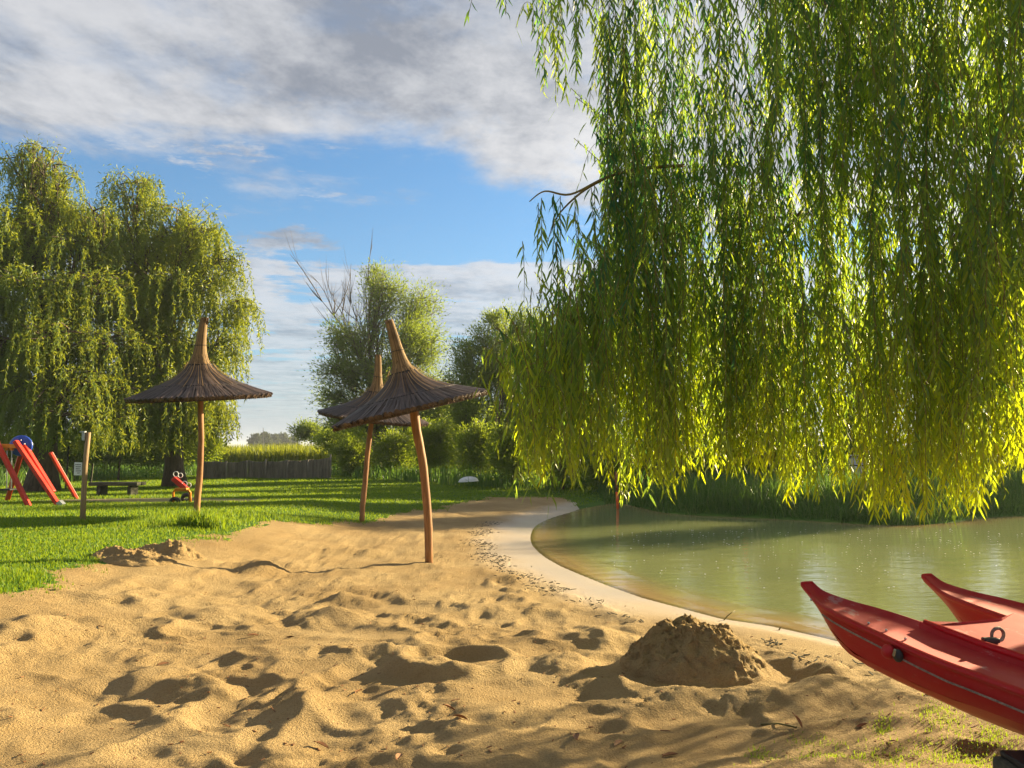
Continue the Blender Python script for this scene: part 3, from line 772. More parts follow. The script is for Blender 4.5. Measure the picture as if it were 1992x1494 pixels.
for i, ((px, py, D, rx, ry), lab) in enumerate(lsh):
    tree('bush', lab, 'bush', GB(px, D), P(px, py, D), 0.05, [LO(px - rx * 0.45, py, D, rx * 0.6, ry * 0.9), LO(px + rx * 0.45, py + 3, D + 0.4, rx * 0.6, ry * 0.8), LO(px, py - ry * 0.4, D + 0.6, rx * 0.5, ry * 0.7)],
         M_SHRUB, 60 + i, 8000, (0.14, 0.06), twigs=24, group='shrubs behind the playground', bias=0.1 - 0.12 * (i % 2), soft=0.26)
# trees of the far bank, seen through the curtain; they shade lawn and water
bank = [((1130, 30, 105, 620), 'far bank tree left of all, behind the left curtain edge'), ((1260, 27, 105, 600), 'far bank tree left of the small orange buoy'), ((1390, 29, 110, 570), 'far bank tree in the middle behind the willow curtain'),
        ((1530, 26.5, 110, 560), 'far bank tree above the tallest bank grass'), ((1680, 28, 120, 560), 'far bank tree behind the grey barrel'), ((1830, 27, 115, 550), 'far bank tree behind the lowest hanging willow twig'), ((1985, 29, 120, 540), 'far bank tree at the right picture edge'), ((2195, 25.5, 120, 520), 'far bank tree beyond the right picture edge')]
for i, ((px, D, rx, top), lab) in enumerate(bank):
    lob = []
    rr_ = np.random.RandomState(80 + i)
    for j in range(11):
        t = j / 10; py = top + 40 + (885 - top - 40) * t
        lob.append(LO(px + rr_.uniform(-0.6, 0.6) * rx * (0.5 + 0.5 * t), py, D + rr_.uniform(-1, 1), rx * rr_.uniform(0.35, 0.55), 45))
    tree('bank_tree', lab, 'tree', GB(px, D), P(px, 740, D), 0.16, lob, M_SHRUB, 90 + i, 11500, (0.165, 0.07), twigs=20, group='trees on the far bank', bias=-0.15, soft=0.2)
bb_ = [((1190, 905, 24, 60, 52), 'low dark bush directly behind the rusty orange post'), ((1300, 900, 23.5, 65, 55), 'bank bush between orange post and orange buoy'), ((1420, 905, 23, 70, 56), 'bank bush just below the orange buoy'),
       ((1545, 900, 23, 70, 60), 'bank bush left of the grey barrel'), ((1700, 905, 23.5, 75, 60), 'bank bush right behind the grey barrel'), ((1840, 900, 23, 75, 62), 'bank bush behind the rightmost willow tassels'), ((1975, 905, 23.5, 75, 62), 'bank bush cut by the right picture edge')]
for i, ((px, py, D, rx, ry), lab) in enumerate(bb_):
    tree('bush', lab, 'bush', GB(px, D), P(px, py, D), 0.05, [LO(px - rx * 0.5, py, D, rx * 0.6, ry * 0.8), LO(px + rx * 0.5, py + 4, D + 0.3, rx * 0.6, ry * 0.9), LO(px - rx * 0.1, py - ry * 0.45, D + .3, rx * 0.5, ry * 0.6), LO(px, py + ry * 0.5, D, rx * 0.8, ry * 0.5)],
         M_SHRUB, 140 + i, 7500, (0.13, 0.055), twigs=26, group='bushes on the far bank', bias=-0.2 + 0.1 * (i % 3), soft=0.26)
# distant trees at the horizon
for i, (px, top, w, lab) in enumerate([(497, 846, 10, 'hazy distant tree at far left of the horizon gap'), (515, 843, 12, 'hazy distant tree under the thin mast'), (535, 847, 12, 'hazy distant tree in the middle of the horizon gap'), (553, 845, 12, 'hazy distant tree right of the thin mast'), (572, 850, 12, 'hazy distant tree beside the grey green bush')]):
    D = 260 + 12 * i
    tree('distant_tree', lab, 'tree', (((px - 996) / F0 * D), D, 0), P(px, 860, D), 0.3, [LO(px, top + 8, D, w * 0.8, 8), LO(px - 5, top + 16, D, w, 8), LO(px + 5, top + 20, D, w, 8)], M_FARLEAF, 120 + i, 2600, (0.9, 0.5), twigs=14, group='distant trees on the horizon')
mast = MB(); mast.tube([P(512, 870, 255), P(512, 832, 255)], [0.18, 0.08], 6)
tag(mast.build('mast', M_DARKWOOD), 'thin grey mast rising above the distant trees', 'mast')

# ------------------------------------------------------------------ foreground weeping willow
def big_willow():
    rng = np.random.RandomState(77)
    tb = (5.6, 4.9, 0.0); root = empty('weeping_willow', tb); loc = np.array(tb)
    tag(root, 'near weeping willow whose long leafy twigs hang over the water', 'tree')
    trunk = MB(); trunk.tube(curve((0, 0, -0.2), (-0.3, 0.5, 3.4), 0, 7, rng, 0.03), [0.55, 0.42, 0.38, 0.36, 0.34, 0.30, 0.26], 14)
    trunk.build('trunk', M_BARK, root, True)
    boughs = [((5.3, 5.4, 3.2), (2.6, 6.4, 5.4), 0.12), ((5.3, 5.4, 3.2), (1.2, 5.2, 5.6), 0.11), ((5.3, 5.4, 3.0), (3.3, 7.6, 4.6), 0.11), ((5.3, 5.4, 3.2), (5.2, 8.6, 5.0), 0.12), ((5.3, 5.4, 3.2), (3.0, 4.6, 5.8), 0.11)]
    for a, b, r in boughs:
        m = MB(); m.tube([q - loc for q in curve(a, b, 0.10, 10, rng, 0.05)], [r * (1 - 0.75 * i / 9) for i in range(10)], 8)
        m.build('bough', M_BARK, root, True)
    # visible arching side branches (photo: left edge of the curtain, and inside it)
    for pts, r in [([(1330, 322, 5.05), (1250, 328, 4.9), (1180, 345, 4.7), (1110, 378, 4.6), (1060, 372, 4.55), (1030, 392, 4.5)], 0.013), ([(1180, 345, 4.7), (1130, 375, 4.7), (1085, 420, 4.7), (1065, 470, 4.7)], 0.010),
                   ([(2000, 530, 5.2), (1930, 560, 5.2), (1850, 590, 5.3), (1780, 600, 5.4)], 0.014), ([(1560, 410, 5.2), (1500, 470, 5.1), (1430, 490, 5.0), (1390, 505, 4.9)], 0.012), ([(1640, -40, 5.6), (1645, 120, 5.5), (1660, 250, 5.4), (1680, 370, 5.4)], 0.014)]:
        w_ = np.array([np.array(P(*q)) - loc for q in pts]); fine = []
        for i in range(len(w_) - 1):
            p0, p1, p2, p3 = w_[max(i - 1, 0)], w_[i], w_[i + 1], w_[min(i + 2, len(w_) - 1)]
            for t in np.linspace(0, 1, 6, endpoint=False):
                fine.append(0.5 * (2 * p1 + (p2 - p0) * t + (2 * p0 - 5 * p1 + 4 * p2 - p3) * t * t + (3 * p1 - p0 - 3 * p2 + p3) * t ** 3))
        fine.append(w_[-1])
        m = MB(); m.tube(fine, [r * (1 - 0.75 * i / (len(fine) - 1)) for i in range(len(fine))], 6); m.build('branch', M_TWIG, root, True)
    botx = [960, 1000, 1050, 1110, 1180, 1230, 1300, 1400, 1490, 1560, 1640, 1740, 1800, 1860, 1960, 2010, 2060, 2250]
    boty = [760, 860, 935, 930, 970, 990, 955, 920, 930, 980, 980, 1035, 995, 1010, 965, 900, 780, 700]
    strands = []
    def dmax(px):
        k = (px - 996) / F0
        return max(5.5, min(8.2, 4.1 / (0.829 - 0.559 * k)))
    # main curtain: bunches of hanging twigs, lowest in the middle of each bunch
    for i in range(245):
        px0 = 1180 + (2110 - 1180) * ((i + rng.rand()) / 245) ** 0.98; D0 = rng.uniform(np.interp(px0, [1180, 2000], [4.6, 4.25]), np.interp(px0, [1180, 1600, 2000], [6.3, 5.9, 5.5]))
        e = np.interp(px0, botx, boty); q = rng.rand()
        low = e + 22 - abs(rng.normal(0, 50)) if q < 0.40 else e - rng.uniform(130, 930)
        if q >= 0.40 and px0 < 1500 and low < 480 and rng.rand() < 0.35: continue
        for _ in range(rng.randint(3, 7)):
            off = rng.normal(0, 0.05); D = np.clip(D0 + rng.normal(0, 0.12), 4.2, 8.4); px = px0 + off / D * F0
            if px < 1165: continue
            bot = min(low - abs(off) * 420 - abs(rng.normal(0, 30)), np.interp(px, botx, boty) + 24)
            strands.append((px, D, P(px, bot, D).z, rng.uniform(1.0, 2.5)))
    # the far side of the crown: sparse bunches over the water that stripe the sand with shade
    for i in range(34):
        px0 = rng.uniform(1840, 2330); D0 = rng.uniform(6.0, 7.9); zb0 = rng.uniform(0.95, 1.7)
        for _ in range(rng.randint(2, 5)):
            D = D0 + rng.normal(0, 0.1); strands.append((px0 + rng.normal(0, 0.07) / D * F0, D, zb0 + abs(rng.normal(0, 0.12)), rng.uniform(0.8, 1.7)))
    # low left bulge
    for i in range(150):
        D = rng.uniform(4.2, 6.0); px = rng.uniform(1012, 1200)
        e = np.interp(px, botx, boty)
        topy = np.interp(px, [1000, 1040, 1100, 1200], [660, 590, 530, 420]) + abs(rng.normal(0, 60))
        bot = min(e - abs(rng.normal(0, 40)), topy + rng.uniform(120, 420)); bot = max(bot, topy + 90)
        zb = P(px, bot, D).z; L = P(px, topy, D).z - zb; strands.append((px, D, zb, L))
    # dark twigs hanging off the arching branch
    for px, t, b in [(1035, 395, 520), (1020, 470, 590), (1050, 385, 470), (1075, 378, 560), (1090, 400, 520), (1105, 385, 600), (1130, 380, 560), (1150, 365, 480), (1165, 360, 560), (1060, 440, 640), (1080, 470, 700), (1125, 420, 700), (1025, 560, 640)]:
        for _ in range(1):
            D = 4.6 + rng.uniform(-.1, .15); zb = P(px, b, D).z; strands.append((px + rng.normal(0, 4), D, zb, P(px, t, D).z - zb))
    # separate clumps at the top
    for px, b in [(1045, 140), (1055, 110), (1062, 165), (1075, 120), (1098, 150), (1105, 175), (1112, 190), (1122, 160), (1130, 130), (1145, 120), (1155, 170), (1175, 200), (1180, 260), (1185, 300), (975, 18), (988, 28), (1035, 60), (1090, 100)]:
        D = 4.9 + rng.uniform(-.3, .3); zb = P(px, b, D).z; strands.append((px, D, zb, rng.uniform(0.9, 1.5)))
    LB = []; LD = []; tw = []
    stems = MB()
    for (px, D, zb, L) in strands:
        x0 = (px - 996) / F0 * D
        n = max(8, int(L / 0.025)); u = (np.arange(n) + 0.3 * rng.rand(n)) / n
        a = rng.rand() * 6.28; w1 = rng.uniform(0.01, 0.05); ph = rng.rand() * 6.28
        arch = rng.uniform(0.05, 0.35) if D < 4.4 or D > 4.76 or px > 1190 else 0.02
        ca, sa = math.cos(a), math.sin(a)
        def path(u):
            k = arch * np.exp(-u * L / 0.35) * -1
            wx_ = w1 * np.sin(u * L * 2.6 + ph)
            x = x0 + ca * (k + wx_); y = D + sa * (k + wx_ * 0.7); z = zb + L * (1 - u) - (0.10 if arch > 0.03 else 0.0) * np.exp(-u * L / 0.12)
            return np.stack([x, y, z], -1)
        q = path(u)
        us = np.linspace(0, 1, max(4, int(L / 0.22))); sp = path(us)
        stems.tube([p - loc for p in sp], [0.0030 * (1 - 0.6 * t) for t in us], 3, cap=False)
        ang = np.arange(n) * 2.4 + rng.rand() * 6; spread = rng.uniform(0.35, 0.75, n)
        d = np.stack([np.cos(ang) * spread, np.sin(ang) * spread, -np.ones(n)], 1)
        LB.append(q); LD.append(unit(d)); sunglow = np.clip((3.4 - q[:, 2]) / 2.6, 0, 1) * 0.32 + np.clip((px - 1150) / 850, 0, 1) * 0.16; tw.append(0.42 * rng.rand() + 0.20 * u + sunglow)  # sun glow low and right put into leaf colour; young tips yellower too
        # short side twigs on about a third of the strands
        if rng.rand() < 0.45:
            for _ in range(rng.randint(1, 4)):
                s = path(np.array([rng.uniform(0.05, 0.75)]))[0]; b_ = rng.rand() * 6.28; Ls = rng.uniform(0.18, 0.5); m = int(Ls / 0.026)
                t = np.linspace(0.08, 1, m); q2 = s + np.stack([np.cos(b_) * 0.22 * t ** 0.7, np.sin(b_) * 0.22 * t ** 0.7, 0.05 * np.sin(t * 3.1) - t ** 1.6 * Ls], 1)
                stems.tube([p - loc for p in q2[:: max(1, m // 5)]], 0.0018, 3, cap=False)
                ang = np.arange(m) * 2.4 + rng.rand() * 6; sp2 = rng.uniform(0.35, 0.8, m)
                LB.append(q2); LD.append(unit(np.stack([np.cos(ang) * sp2, np.sin(ang) * sp2, -np.ones(m)], 1))); tw.append(np.full(m, 0.25 + 0.5 * rng.rand()))
    LB = np.concatenate(LB); LD = np.concatenate(LD); tw = np.concatenate(tw); m = len(LB)
    L = rng.uniform(0.05, 0.115, m); Wd = L * rng.uniform(0.12, 0.18, m)
    V, T = long_leaf(LB - loc, LD, L, Wd, rng)
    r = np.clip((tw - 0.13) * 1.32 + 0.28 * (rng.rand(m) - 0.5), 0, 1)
    # the 300 nearest, largest leaves are parts of their own
    size = L / LB[:, 1]; inview = (LB[:, 2] < 4.2) & (LB[:, 0] / LB[:, 1] < 0.66)
    big = np.argsort(np.where(inview, size, 0))[-300:]
    isbig = np.zeros(m, bool); isbig[big] = True
    Vl = V.reshape(m, 6, 3)
    restV = Vl[~isbig].reshape(-1, 3); k = (~isbig).sum(); i = np.arange(k) * 6
    T2 = np.concatenate([np.stack([i, i + 1, i + 2], 1), np.stack([i + 1, i + 3, i + 2], 1), np.stack([i + 2, i + 3, i + 4], 1), np.stack([i + 3, i + 5, i + 4], 1)])
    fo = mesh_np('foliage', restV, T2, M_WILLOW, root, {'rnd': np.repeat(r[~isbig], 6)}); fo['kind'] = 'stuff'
    st = stems.build('hanging_twigs', M_TWIG, root); st['kind'] = 'stuff'
    T1 = np.array([[0, 1, 2], [1, 3, 2], [2, 3, 4], [3, 5, 4]])
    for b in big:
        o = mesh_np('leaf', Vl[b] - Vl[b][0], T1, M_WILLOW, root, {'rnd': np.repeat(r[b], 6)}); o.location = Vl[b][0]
big_willow()

# ------------------------------------------------------------------ straw parasols
def thatchmat(name, ca, cb, rough=0.75):
    m, k, b = mat_new(name)
    at = k.new('Attribute'); at.attribute_name = 'rnd'; r = at.outputs['Fac']
    tc = k.new('TexCoord').outputs['Object']
    c = k.mix(r, ca, cb); c = k.mix(k.math('MULTIPLY', k.ramp(k.noise(tc, 5.0, 4), 0.45, 0.75), 0.5), c, tuple(x * 0.5 for x in ca))
    k.put(b.inputs['Base Color'], c); b.inputs['Roughness'].default_value = rough; b.inputs['Specular IOR Level'].default_value = 0.35
    return m
M_STRAW = thatchmat('straw', (0.10, 0.058, 0.026), (0.40, 0.25, 0.105))
M_THATCH = thatchmat('old_thatch', (0.030, 0.022, 0.022), (0.125, 0.085, 0.068), 0.5)
M_WIRE = plain('dark_wire', (0.03, 0.025, 0.02), 0.6)
def prof(t):
    """hat profile: t 0 = top of neck, 1 = rim -> (radius, height above the rim)"""
    ts = [0, 0.12, 0.27, 0.42, 0.52, 0.60, 0.68, 0.80, 0.90, 1.0]
    R = [0.036, 0.050, 0.063, 0.098, 0.17, 0.265, 0.40, 0.63, 0.84, 1.05]
    Zh = [1.22, 1.04, 0.80, 0.60, 0.465, 0.365, 0.275, 0.165, 0.08, 0.0]
    return np.interp(t, ts, R), np.interp(t, ts, Zh)

def umbrella(label, base, top, pole_pts, r0, r1, roll, fwd, seed, neck=(0, 0)):
    rng = np.random.RandomState(seed)
    root = empty('straw_parasol', base); tag(root, label, 'parasol', 'straw parasols on the beach'); base = Vector(base)
    pm = MB(); n = 14; pts = []
    raw = [Vector(p) - base for p in pole_pts]; ts = np.linspace(0, 1, len(raw))
    for i in range(n):
        t = i / (n - 1); pts.append(Vector([np.interp(t, ts, [q[k] for q in raw]) + (rng.normal(0, 0.003) if 0 < i < n - 1 else 0) for k in range(3)]))
    pts[0].z -= 0.3
    pm.tube(pts, [(r0 + (r1 - r0) * i / (n - 1)) * rng.uniform(0.93, 1.07) for i in range(n)], 14)
    pm.build('pole', M_POLE, root, True)
    from mathutils import Matrix
    Mh = Matrix.Translation(Vector(top) - base) @ Matrix.Rotation(roll, 4, 'Y') @ Matrix.Rotation(fwd, 4, 'X')
    def bend(t): 
        k = max(0.0, 1 - t / 0.5) ** 1.6; return neck[0] * k, neck[1] * k
    def pt(t, a, dr=0.0, dz=0.0):
        R, z = prof(t); bx, by = bend(t); R = float(R) + dr
        return Mh @ Vector((R * math.cos(a) + bx, R * math.sin(a) + by, float(z) + dz))
    # solid under-cone (thatch core) with thickness
    core = MB(); N = 60; rows = np.linspace(0.05, 0.985, 16); vs = []
    for t in rows:
        for j in range(N): vs.append(pt(t, 2 * math.pi * j / N, -0.012, -0.012))
    for t in (0.985, 0.75, 0.5):
        for j in range(N): vs.append(pt(t, 2 * math.pi * j / N, -0.02, -0.06))
    M_ = 16 + 3
    fs = [(i * N + j, i * N + (j + 1) % N, (i + 1) * N + (j + 1) % N, (i + 1) * N + j) for i in range(M_ - 1) for j in range(N)]
    core.add(vs, fs); co = core.build('thatch_core', M_THATCH, root, True)
    def reeds(name, k, t0, t1, wid, mat, lift, jit, segs=4, flare=0.0):
        V = []; Fq = []; R = []
        for i in range(k):
            a = 2 * math.pi * i / k + rng.normal(0, 0.02); s0 = t0 + rng.uniform(-jit, jit); s1 = t1 + rng.uniform(-jit, jit); tw_ = rng.normal(0, 0.03)
            lf = lift + rng.rand() * lift; b = len(V); w = wid * rng.uniform(0.6, 1.4)
            for q in range(segs + 1):
                t = s0 + (s1 - s0) * q / segs; Rr, _ = prof(max(0, min(1, t)))
                ex = max(0.0, t - 1.0); aa = a + tw_ * q / segs; hw = w / 2 / max(0.05, float(Rr))
                fl = flare * (q / segs) ** 3 * rng.rand()
                V.append(pt(min(t, 1), aa - hw, lf + ex * 1.6 + fl, lf * 0.6 - ex * 0.8 )); V.append(pt(min(t, 1), aa + hw, lf + ex * 1.6 + fl, lf * 0.6 - ex * 0.8)); R += [0, 0]
            rv = rng.rand()
            for q in range(2 * segs + 2): R[b + q] = rv
            for q in range(segs): Fq.append((b + 2 * q, b + 2 * q + 1, b + 2 * q + 3, b + 2 * q + 2))
        o = mesh_np(name, np.array(V), np.array(Fq), mat, root, {'rnd': np.array(R)}); o['kind'] = 'stuff'
        return o
    reeds('neck_straw', 330, 0.0, 0.53, 0.010, M_STRAW, 0.009, 0.03, 7)
    reeds('neck_tip', 60, -0.02, 0.06, 0.008, M_STRAW, 0.004, 0.02, 2)
    # straw sticking up out of the neck's end
    tip = MB()
    for i in range(190):
        a = rng.rand() * 6.28; rr_ = 0.040 * math.sqrt(rng.rand()); bx, by = bend(0)
        p = Vector((rr_ * math.cos(a) + bx, rr_ * math.sin(a) + by, 1.12)); d = Vector((math.cos(a) * rr_ * 6 + neck[0] * 1.0, math.sin(a) * rr_ * 6, 1)).normalized()
        e = p + d * rng.uniform(0.03, 0.12)
        tip.tube([Mh @ p, Mh @ e], [0.005, 0.003], 3)
    tip.build('neck_end', M_STRAW, root)['kind'] = 'stuff'
    reeds('upper_thatch', 420, 0.50, 0.83, 0.016, M_THATCH, 0.012, 0.012, 4)
    loose = reeds('loose_straw', 60, 0.50, 0.80, 0.008, M_STRAW, 0.030, 0.04, 4)
    # lower skirt: bundles one can tell apart
    nb = 96
    for i in range(nb):
        a = 2 * math.pi * i / nb; V = []; F = []; s1 = 1.0 + rng.uniform(-0.016, 0.022); big = rng.uniform(0.6, 1.25)
        hw = math.pi / nb * 1.12; rows_ = 4; cs = 5
        for q in range(rows_ + 1):
            t = 0.79 + (s1 - 0.79) * q / rows_
            for c_ in range(cs):
                u = c_ / (cs - 1) * 2 - 1; Rr, _ = prof(min(t, 1)); th = 0.026 * big * (1 - u * u) * (0.55 + 0.45 * q / rows_) - 0.004
                V.append(pt(min(t, 1), a + hw * u, th * 0.35 + max(0, t - 1) * 1.5, th))
        for c_ in range(cs):   # end face
            u = c_ / (cs - 1) * 2 - 1
            V.append(pt(1.0, a + hw * u * 0.9, (s1 - 1) * 1.5 - 0.02, -0.018 - 0.012 * rng.rand()))
        for q in range(rows_ + 1):
            for c_ in range(cs - 1): F.append((q * cs + c_, q * cs + c_ + 1, (q + 1) * cs + c_ + 1, (q + 1) * cs + c_))
        mesh_np('reed_bundle', np.array(V), np.array(F), M_THATCH, root, {'rnd': np.full(len(V), rng.rand())})
    reeds('skirt_reeds', 620, 0.79, 0.995, 0.009, M_THATCH, 0.017, 0.02, 4)
    # fringe of cut ends under the rim
    fr = MB()
    for i in range(700):
        a = rng.rand() * 6.283; dr = rng.uniform(-0.10, 0.004)
        fr.tube([pt(1.0, a, dr, -0.012), pt(1.0, a + rng.normal(0, 0.01), dr + rng.uniform(-0.01, 0.02), -0.034 - 0.022 * rng.rand())], [0.006, 0.004], 3)
    fr.build('rim_fringe', M_STRAW, root)['kind'] = 'stuff'
    for t_, rr_ in ((0.505, 0.012), (0.80, 0.008), (0.28, 0.005)):
        b = MB(); b.tube([pt(t_, 2 * math.pi * j / 40, 0.022, 0.016) for j in range(40)], rr_, 5, closed=True); b.build('tie_band', M_WIRE, root, True)
    return root

u1 = GB(387, 12.0); t1 = P(391, 772, 12.0)
umbrella('leftmost straw parasol standing upright at the grass edge', (u1[0], u1[1], u1[2]), t1, [u1, P(390, 900, 12), P(391, 850, 12), P(390, 740, 12)], 0.050, 0.042, math.radians(-2), math.radians(5.5), 1, (0.10, 0))
u2 = GB(838, 10.3); t2 = P(801, 796, 10.3)
umbrella('nearest straw parasol with tilted hat and bent orange pole', u2, t2, [u2, P(831, 985, 10.3), P(823, 900, 10.3), P(812, 845, 10.3), P(800, 760, 10.3)], 0.050, 0.062, math.radians(-13.5), math.radians(4.0), 2, (-0.02, 0))
u3 = GB(706, 15.1); t3 = P(727, 812, 15.1)
umbrella('smallest looking straw parasol behind the tilted one', u3, t3, [u3, P(709, 950, 15.1), P(714, 890, 15.1), P(727, 780, 15.1)], 0.052, 0.052, math.radians(7), math.radians(5.0), 3, (-0.06, 0))

# ------------------------------------------------------------------ sand castle and small heaps
def heap(name, label, c, R, H, seed, flat=0.35, sx=1.0, off=(0.0, 0.0), rough=1.0, cat='sand castle'):
    N, Mr = 150, 60; V = []
    A = np.linspace(0, 2 * math.pi, N, endpoint=False); T = np.linspace(0, 1, Mr)
    aa, tt = np.meshgrid(A, T)
    x = np.cos(aa) * tt * R * sx; y = np.sin(aa) * tt * R
    lob = 1 + 0.22 * (fbm(np.cos(aa) * 1.6 + seed, np.sin(aa) * 1.6, seed, 3) - 0.5)
    q = tt / lob
    qq = np.sqrt((np.cos(aa) * q - off[0]) ** 2 + (np.sin(aa) * q - off[1]) ** 2)
    prf = np.clip((1 - q) / (1 - flat), 0, 1) ** 0.85
    z = H * prf
    nrm = sm(prf, 0.02, 0.25)
    z = z - 0.45 * H * (1 - sm(qq, 0.05, 0.42)) * 0.35 * nrm
    z = z * (0.72 + 0.56 * fbm(x * 5 / R * 0.5 + 3, y * 5 / R * 0.5, seed + 3, 2))
    rid = np.abs(fbm(x * 9, y * 9, seed + 5, 4, 0.6) - 0.5)
    z = z + nrm * rough * (-0.16 * rid * H + 0.07 * H * (fbm(x * 30, y * 30, seed + 7, 4, 0.7) - 0.5))
    er = np.random.RandomState(seed)
    for _ in range(13):
        a0 = er.uniform(3.3, 6.2); t0 = er.uniform(0.45, 0.92); hx, hy = math.cos(a0) * t0 * R * sx, math.sin(a0) * t0 * R
        z = z - er.uniform(0.05, 0.13) * H * np.exp(-(((x - hx) ** 2 + (y - hy) ** 2) / (er.uniform(0.03, 0.07) * R) ** 2))
    jit = 0.02 * R * rough * nrm
    x = x + jit * (fbm(z * 18 + x * 8, aa * 6, seed + 9, 3) - 0.5) * 2; y = y + jit * (fbm(z * 18 + y * 8, aa * 6 + 40, seed + 10, 3) - 0.5) * 2
    gz = hz(x.ravel() + c.x, y.ravel() + c.y).reshape(x.shape)
    zz = np.where(tt > 0.99, gz - 0.03, np.maximum(gz * (1 - prf), gz * 0.6 - 0.01) * (1 - prf) + z + prf * -0.0)
    V = np.stack([x + c.x, y + c.y, zz], -1).reshape(-1, 3)
    i = np.arange(N * Mr).reshape(Mr, N); j = np.roll(i, -1, axis=1)
    F = np.stack([i[:-1], j[:-1], j[1:], i[1:]], -1).reshape(-1, 4)
    o = mesh_np(name, V - np.array([c.x, c.y, 0]), F, M_SAND, None, {'wet': np.zeros(N * Mr), 'litter': np.full(N * Mr, 0.1)}, True)
    o.location = (c.x, c.y, 0)
    return tag(o, label, cat)
heap('sand_castle', 'big crumbling sand castle with a moat near the red boat', CASTLE, 0.47, 0.26, 13, 0.40, 1.12, (0.25, 0.1), 3.4)
c2 = ground_at(262, 1085); c3 = ground_at(330, 1078); c4 = ground_at(225, 1092)
def small_heap(name, label, c, R, H, seed):
    N, Mr = 110, 44; A = np.linspace(0, 2 * math.pi, N, endpoint=False); T = np.linspace(0, 1, Mr); aa, tt = np.meshgrid(A, T)
    x = np.cos(aa) * tt * R * 1.25; y = np.sin(aa) * tt * R; prf = np.clip(1 - tt, 0, 1) ** 0.8
    z = H * prf * (0.25 + 1.5 * fbm(x * 5 + seed, y * 5, seed, 3)) + H * 0.75 * sm(prf, 0, 0.3) * (fbm(x * 13, y * 13, seed + 1, 4, 0.7) - 0.5)
    gz = hz(x.ravel() + c.x, y.ravel() + c.y).reshape(x.shape)
    zz = gz + z - 0.015 * (tt > 0.98)
    i = np.arange(N * Mr).reshape(Mr, N); j = np.roll(i, -1, axis=1)
    o = mesh_np(name, np.stack([x, y, zz], -1).reshape(-1, 3), np.stack([i[:-1], j[:-1], j[1:], i[1:]], -1).reshape(-1, 4), M_SAND, None, {'wet': np.zeros(N * Mr), 'litter': np.zeros(N * Mr)}, True)
    o.location = (c.x, c.y, 0); return tag(o, label, 'sand heap')
small_heap('sand_heap', 'left half of the crumbled sand heap at the grass edge', c2, 0.36, 0.125, 33)
small_heap('sand_heap', 'right half of the crumbled sand heap at the grass edge', c3, 0.34, 0.14, 36)

# ------------------------------------------------------------------ red catamaran
def redmat(name, col, rough, fade):
    m, k, b = mat_new(name)
    tc = k.new('TexCoord').outputs['Object']
    n = k.noise(tc, 4.0, 5, 0.6); n2 = k.noise(k.vmath('MULTIPLY', tc, (3, 3, 30)), 3.0, 4, 0.6)
    c = k.mix(k.math('MULTIPLY', k.ramp(n, 0.40, 0.72), fade), col, (0.50, 0.115, 0.10))
    c = k.mix(k.math('MULTIPLY', k.ramp(k.noise(tc, 38.0, 4, 0.7), 0.60, 0.72), 0.35), c, (0.28, 0.05, 0.035))
    if fade > 0.3:
        wv = k.vmath('MULTIPLY', tc, (5.0, 2.2, 5.0))
        c = k.mix(k.math('MULTIPLY', k.ramp(k.noise(wv, 1.7, 6, 0.7), 0.58, 0.66), 0.45), c, (0.42, 0.34, 0.32))
    else:
        scr = k.noise(k.vmath('MULTIPLY', tc, (9, 9, 60)), 2.0, 6, 0.75)
        c = k.mix(k.math('MULTIPLY', k.ramp(scr, 0.60, 0.68), 0.30), c, (0.50, 0.20, 0.18))
    k.put(b.inputs['Base Color'], c); b.inputs['Specular IOR Level'].default_value = 0.3
    k.put(b.inputs['Roughness'], k.math('ADD', rough, k.math('MULTIPLY', n, 0.25)))
    bp = k.new('Bump'); bp.inputs['Strength'].default_value = 0.15; bp.inputs['Distance'].default_value = 0.004
    k.put(bp.inputs['Height'], k.noise(tc, 120.0, 3)); k.put(b.inputs['Normal'], bp.outputs[0])
    return m
M_RED = redmat('red_plastic', (0.40, 0.003, 0.010), 0.34, 0.16); M_DECK = redmat('faded_red_deck', (0.36, 0.012, 0.016), 0.55, 0.40)
M_RED2 = redmat('dark_red_keel', (0.42, 0.004, 0.006), 0.3, 0.05)
M_ROPE = plain('rope', (0.26, 0.20, 0.16), 0.8, var=0.4, scale=60, bump=0.8, bscale=150)
M_BLACK = plain('black_rubber', (0.02, 0.02, 0.022), 0.55)
M_METAL = plain('metal', (0.45, 0.45, 0.44), 0.35, 0.5, 0.9)

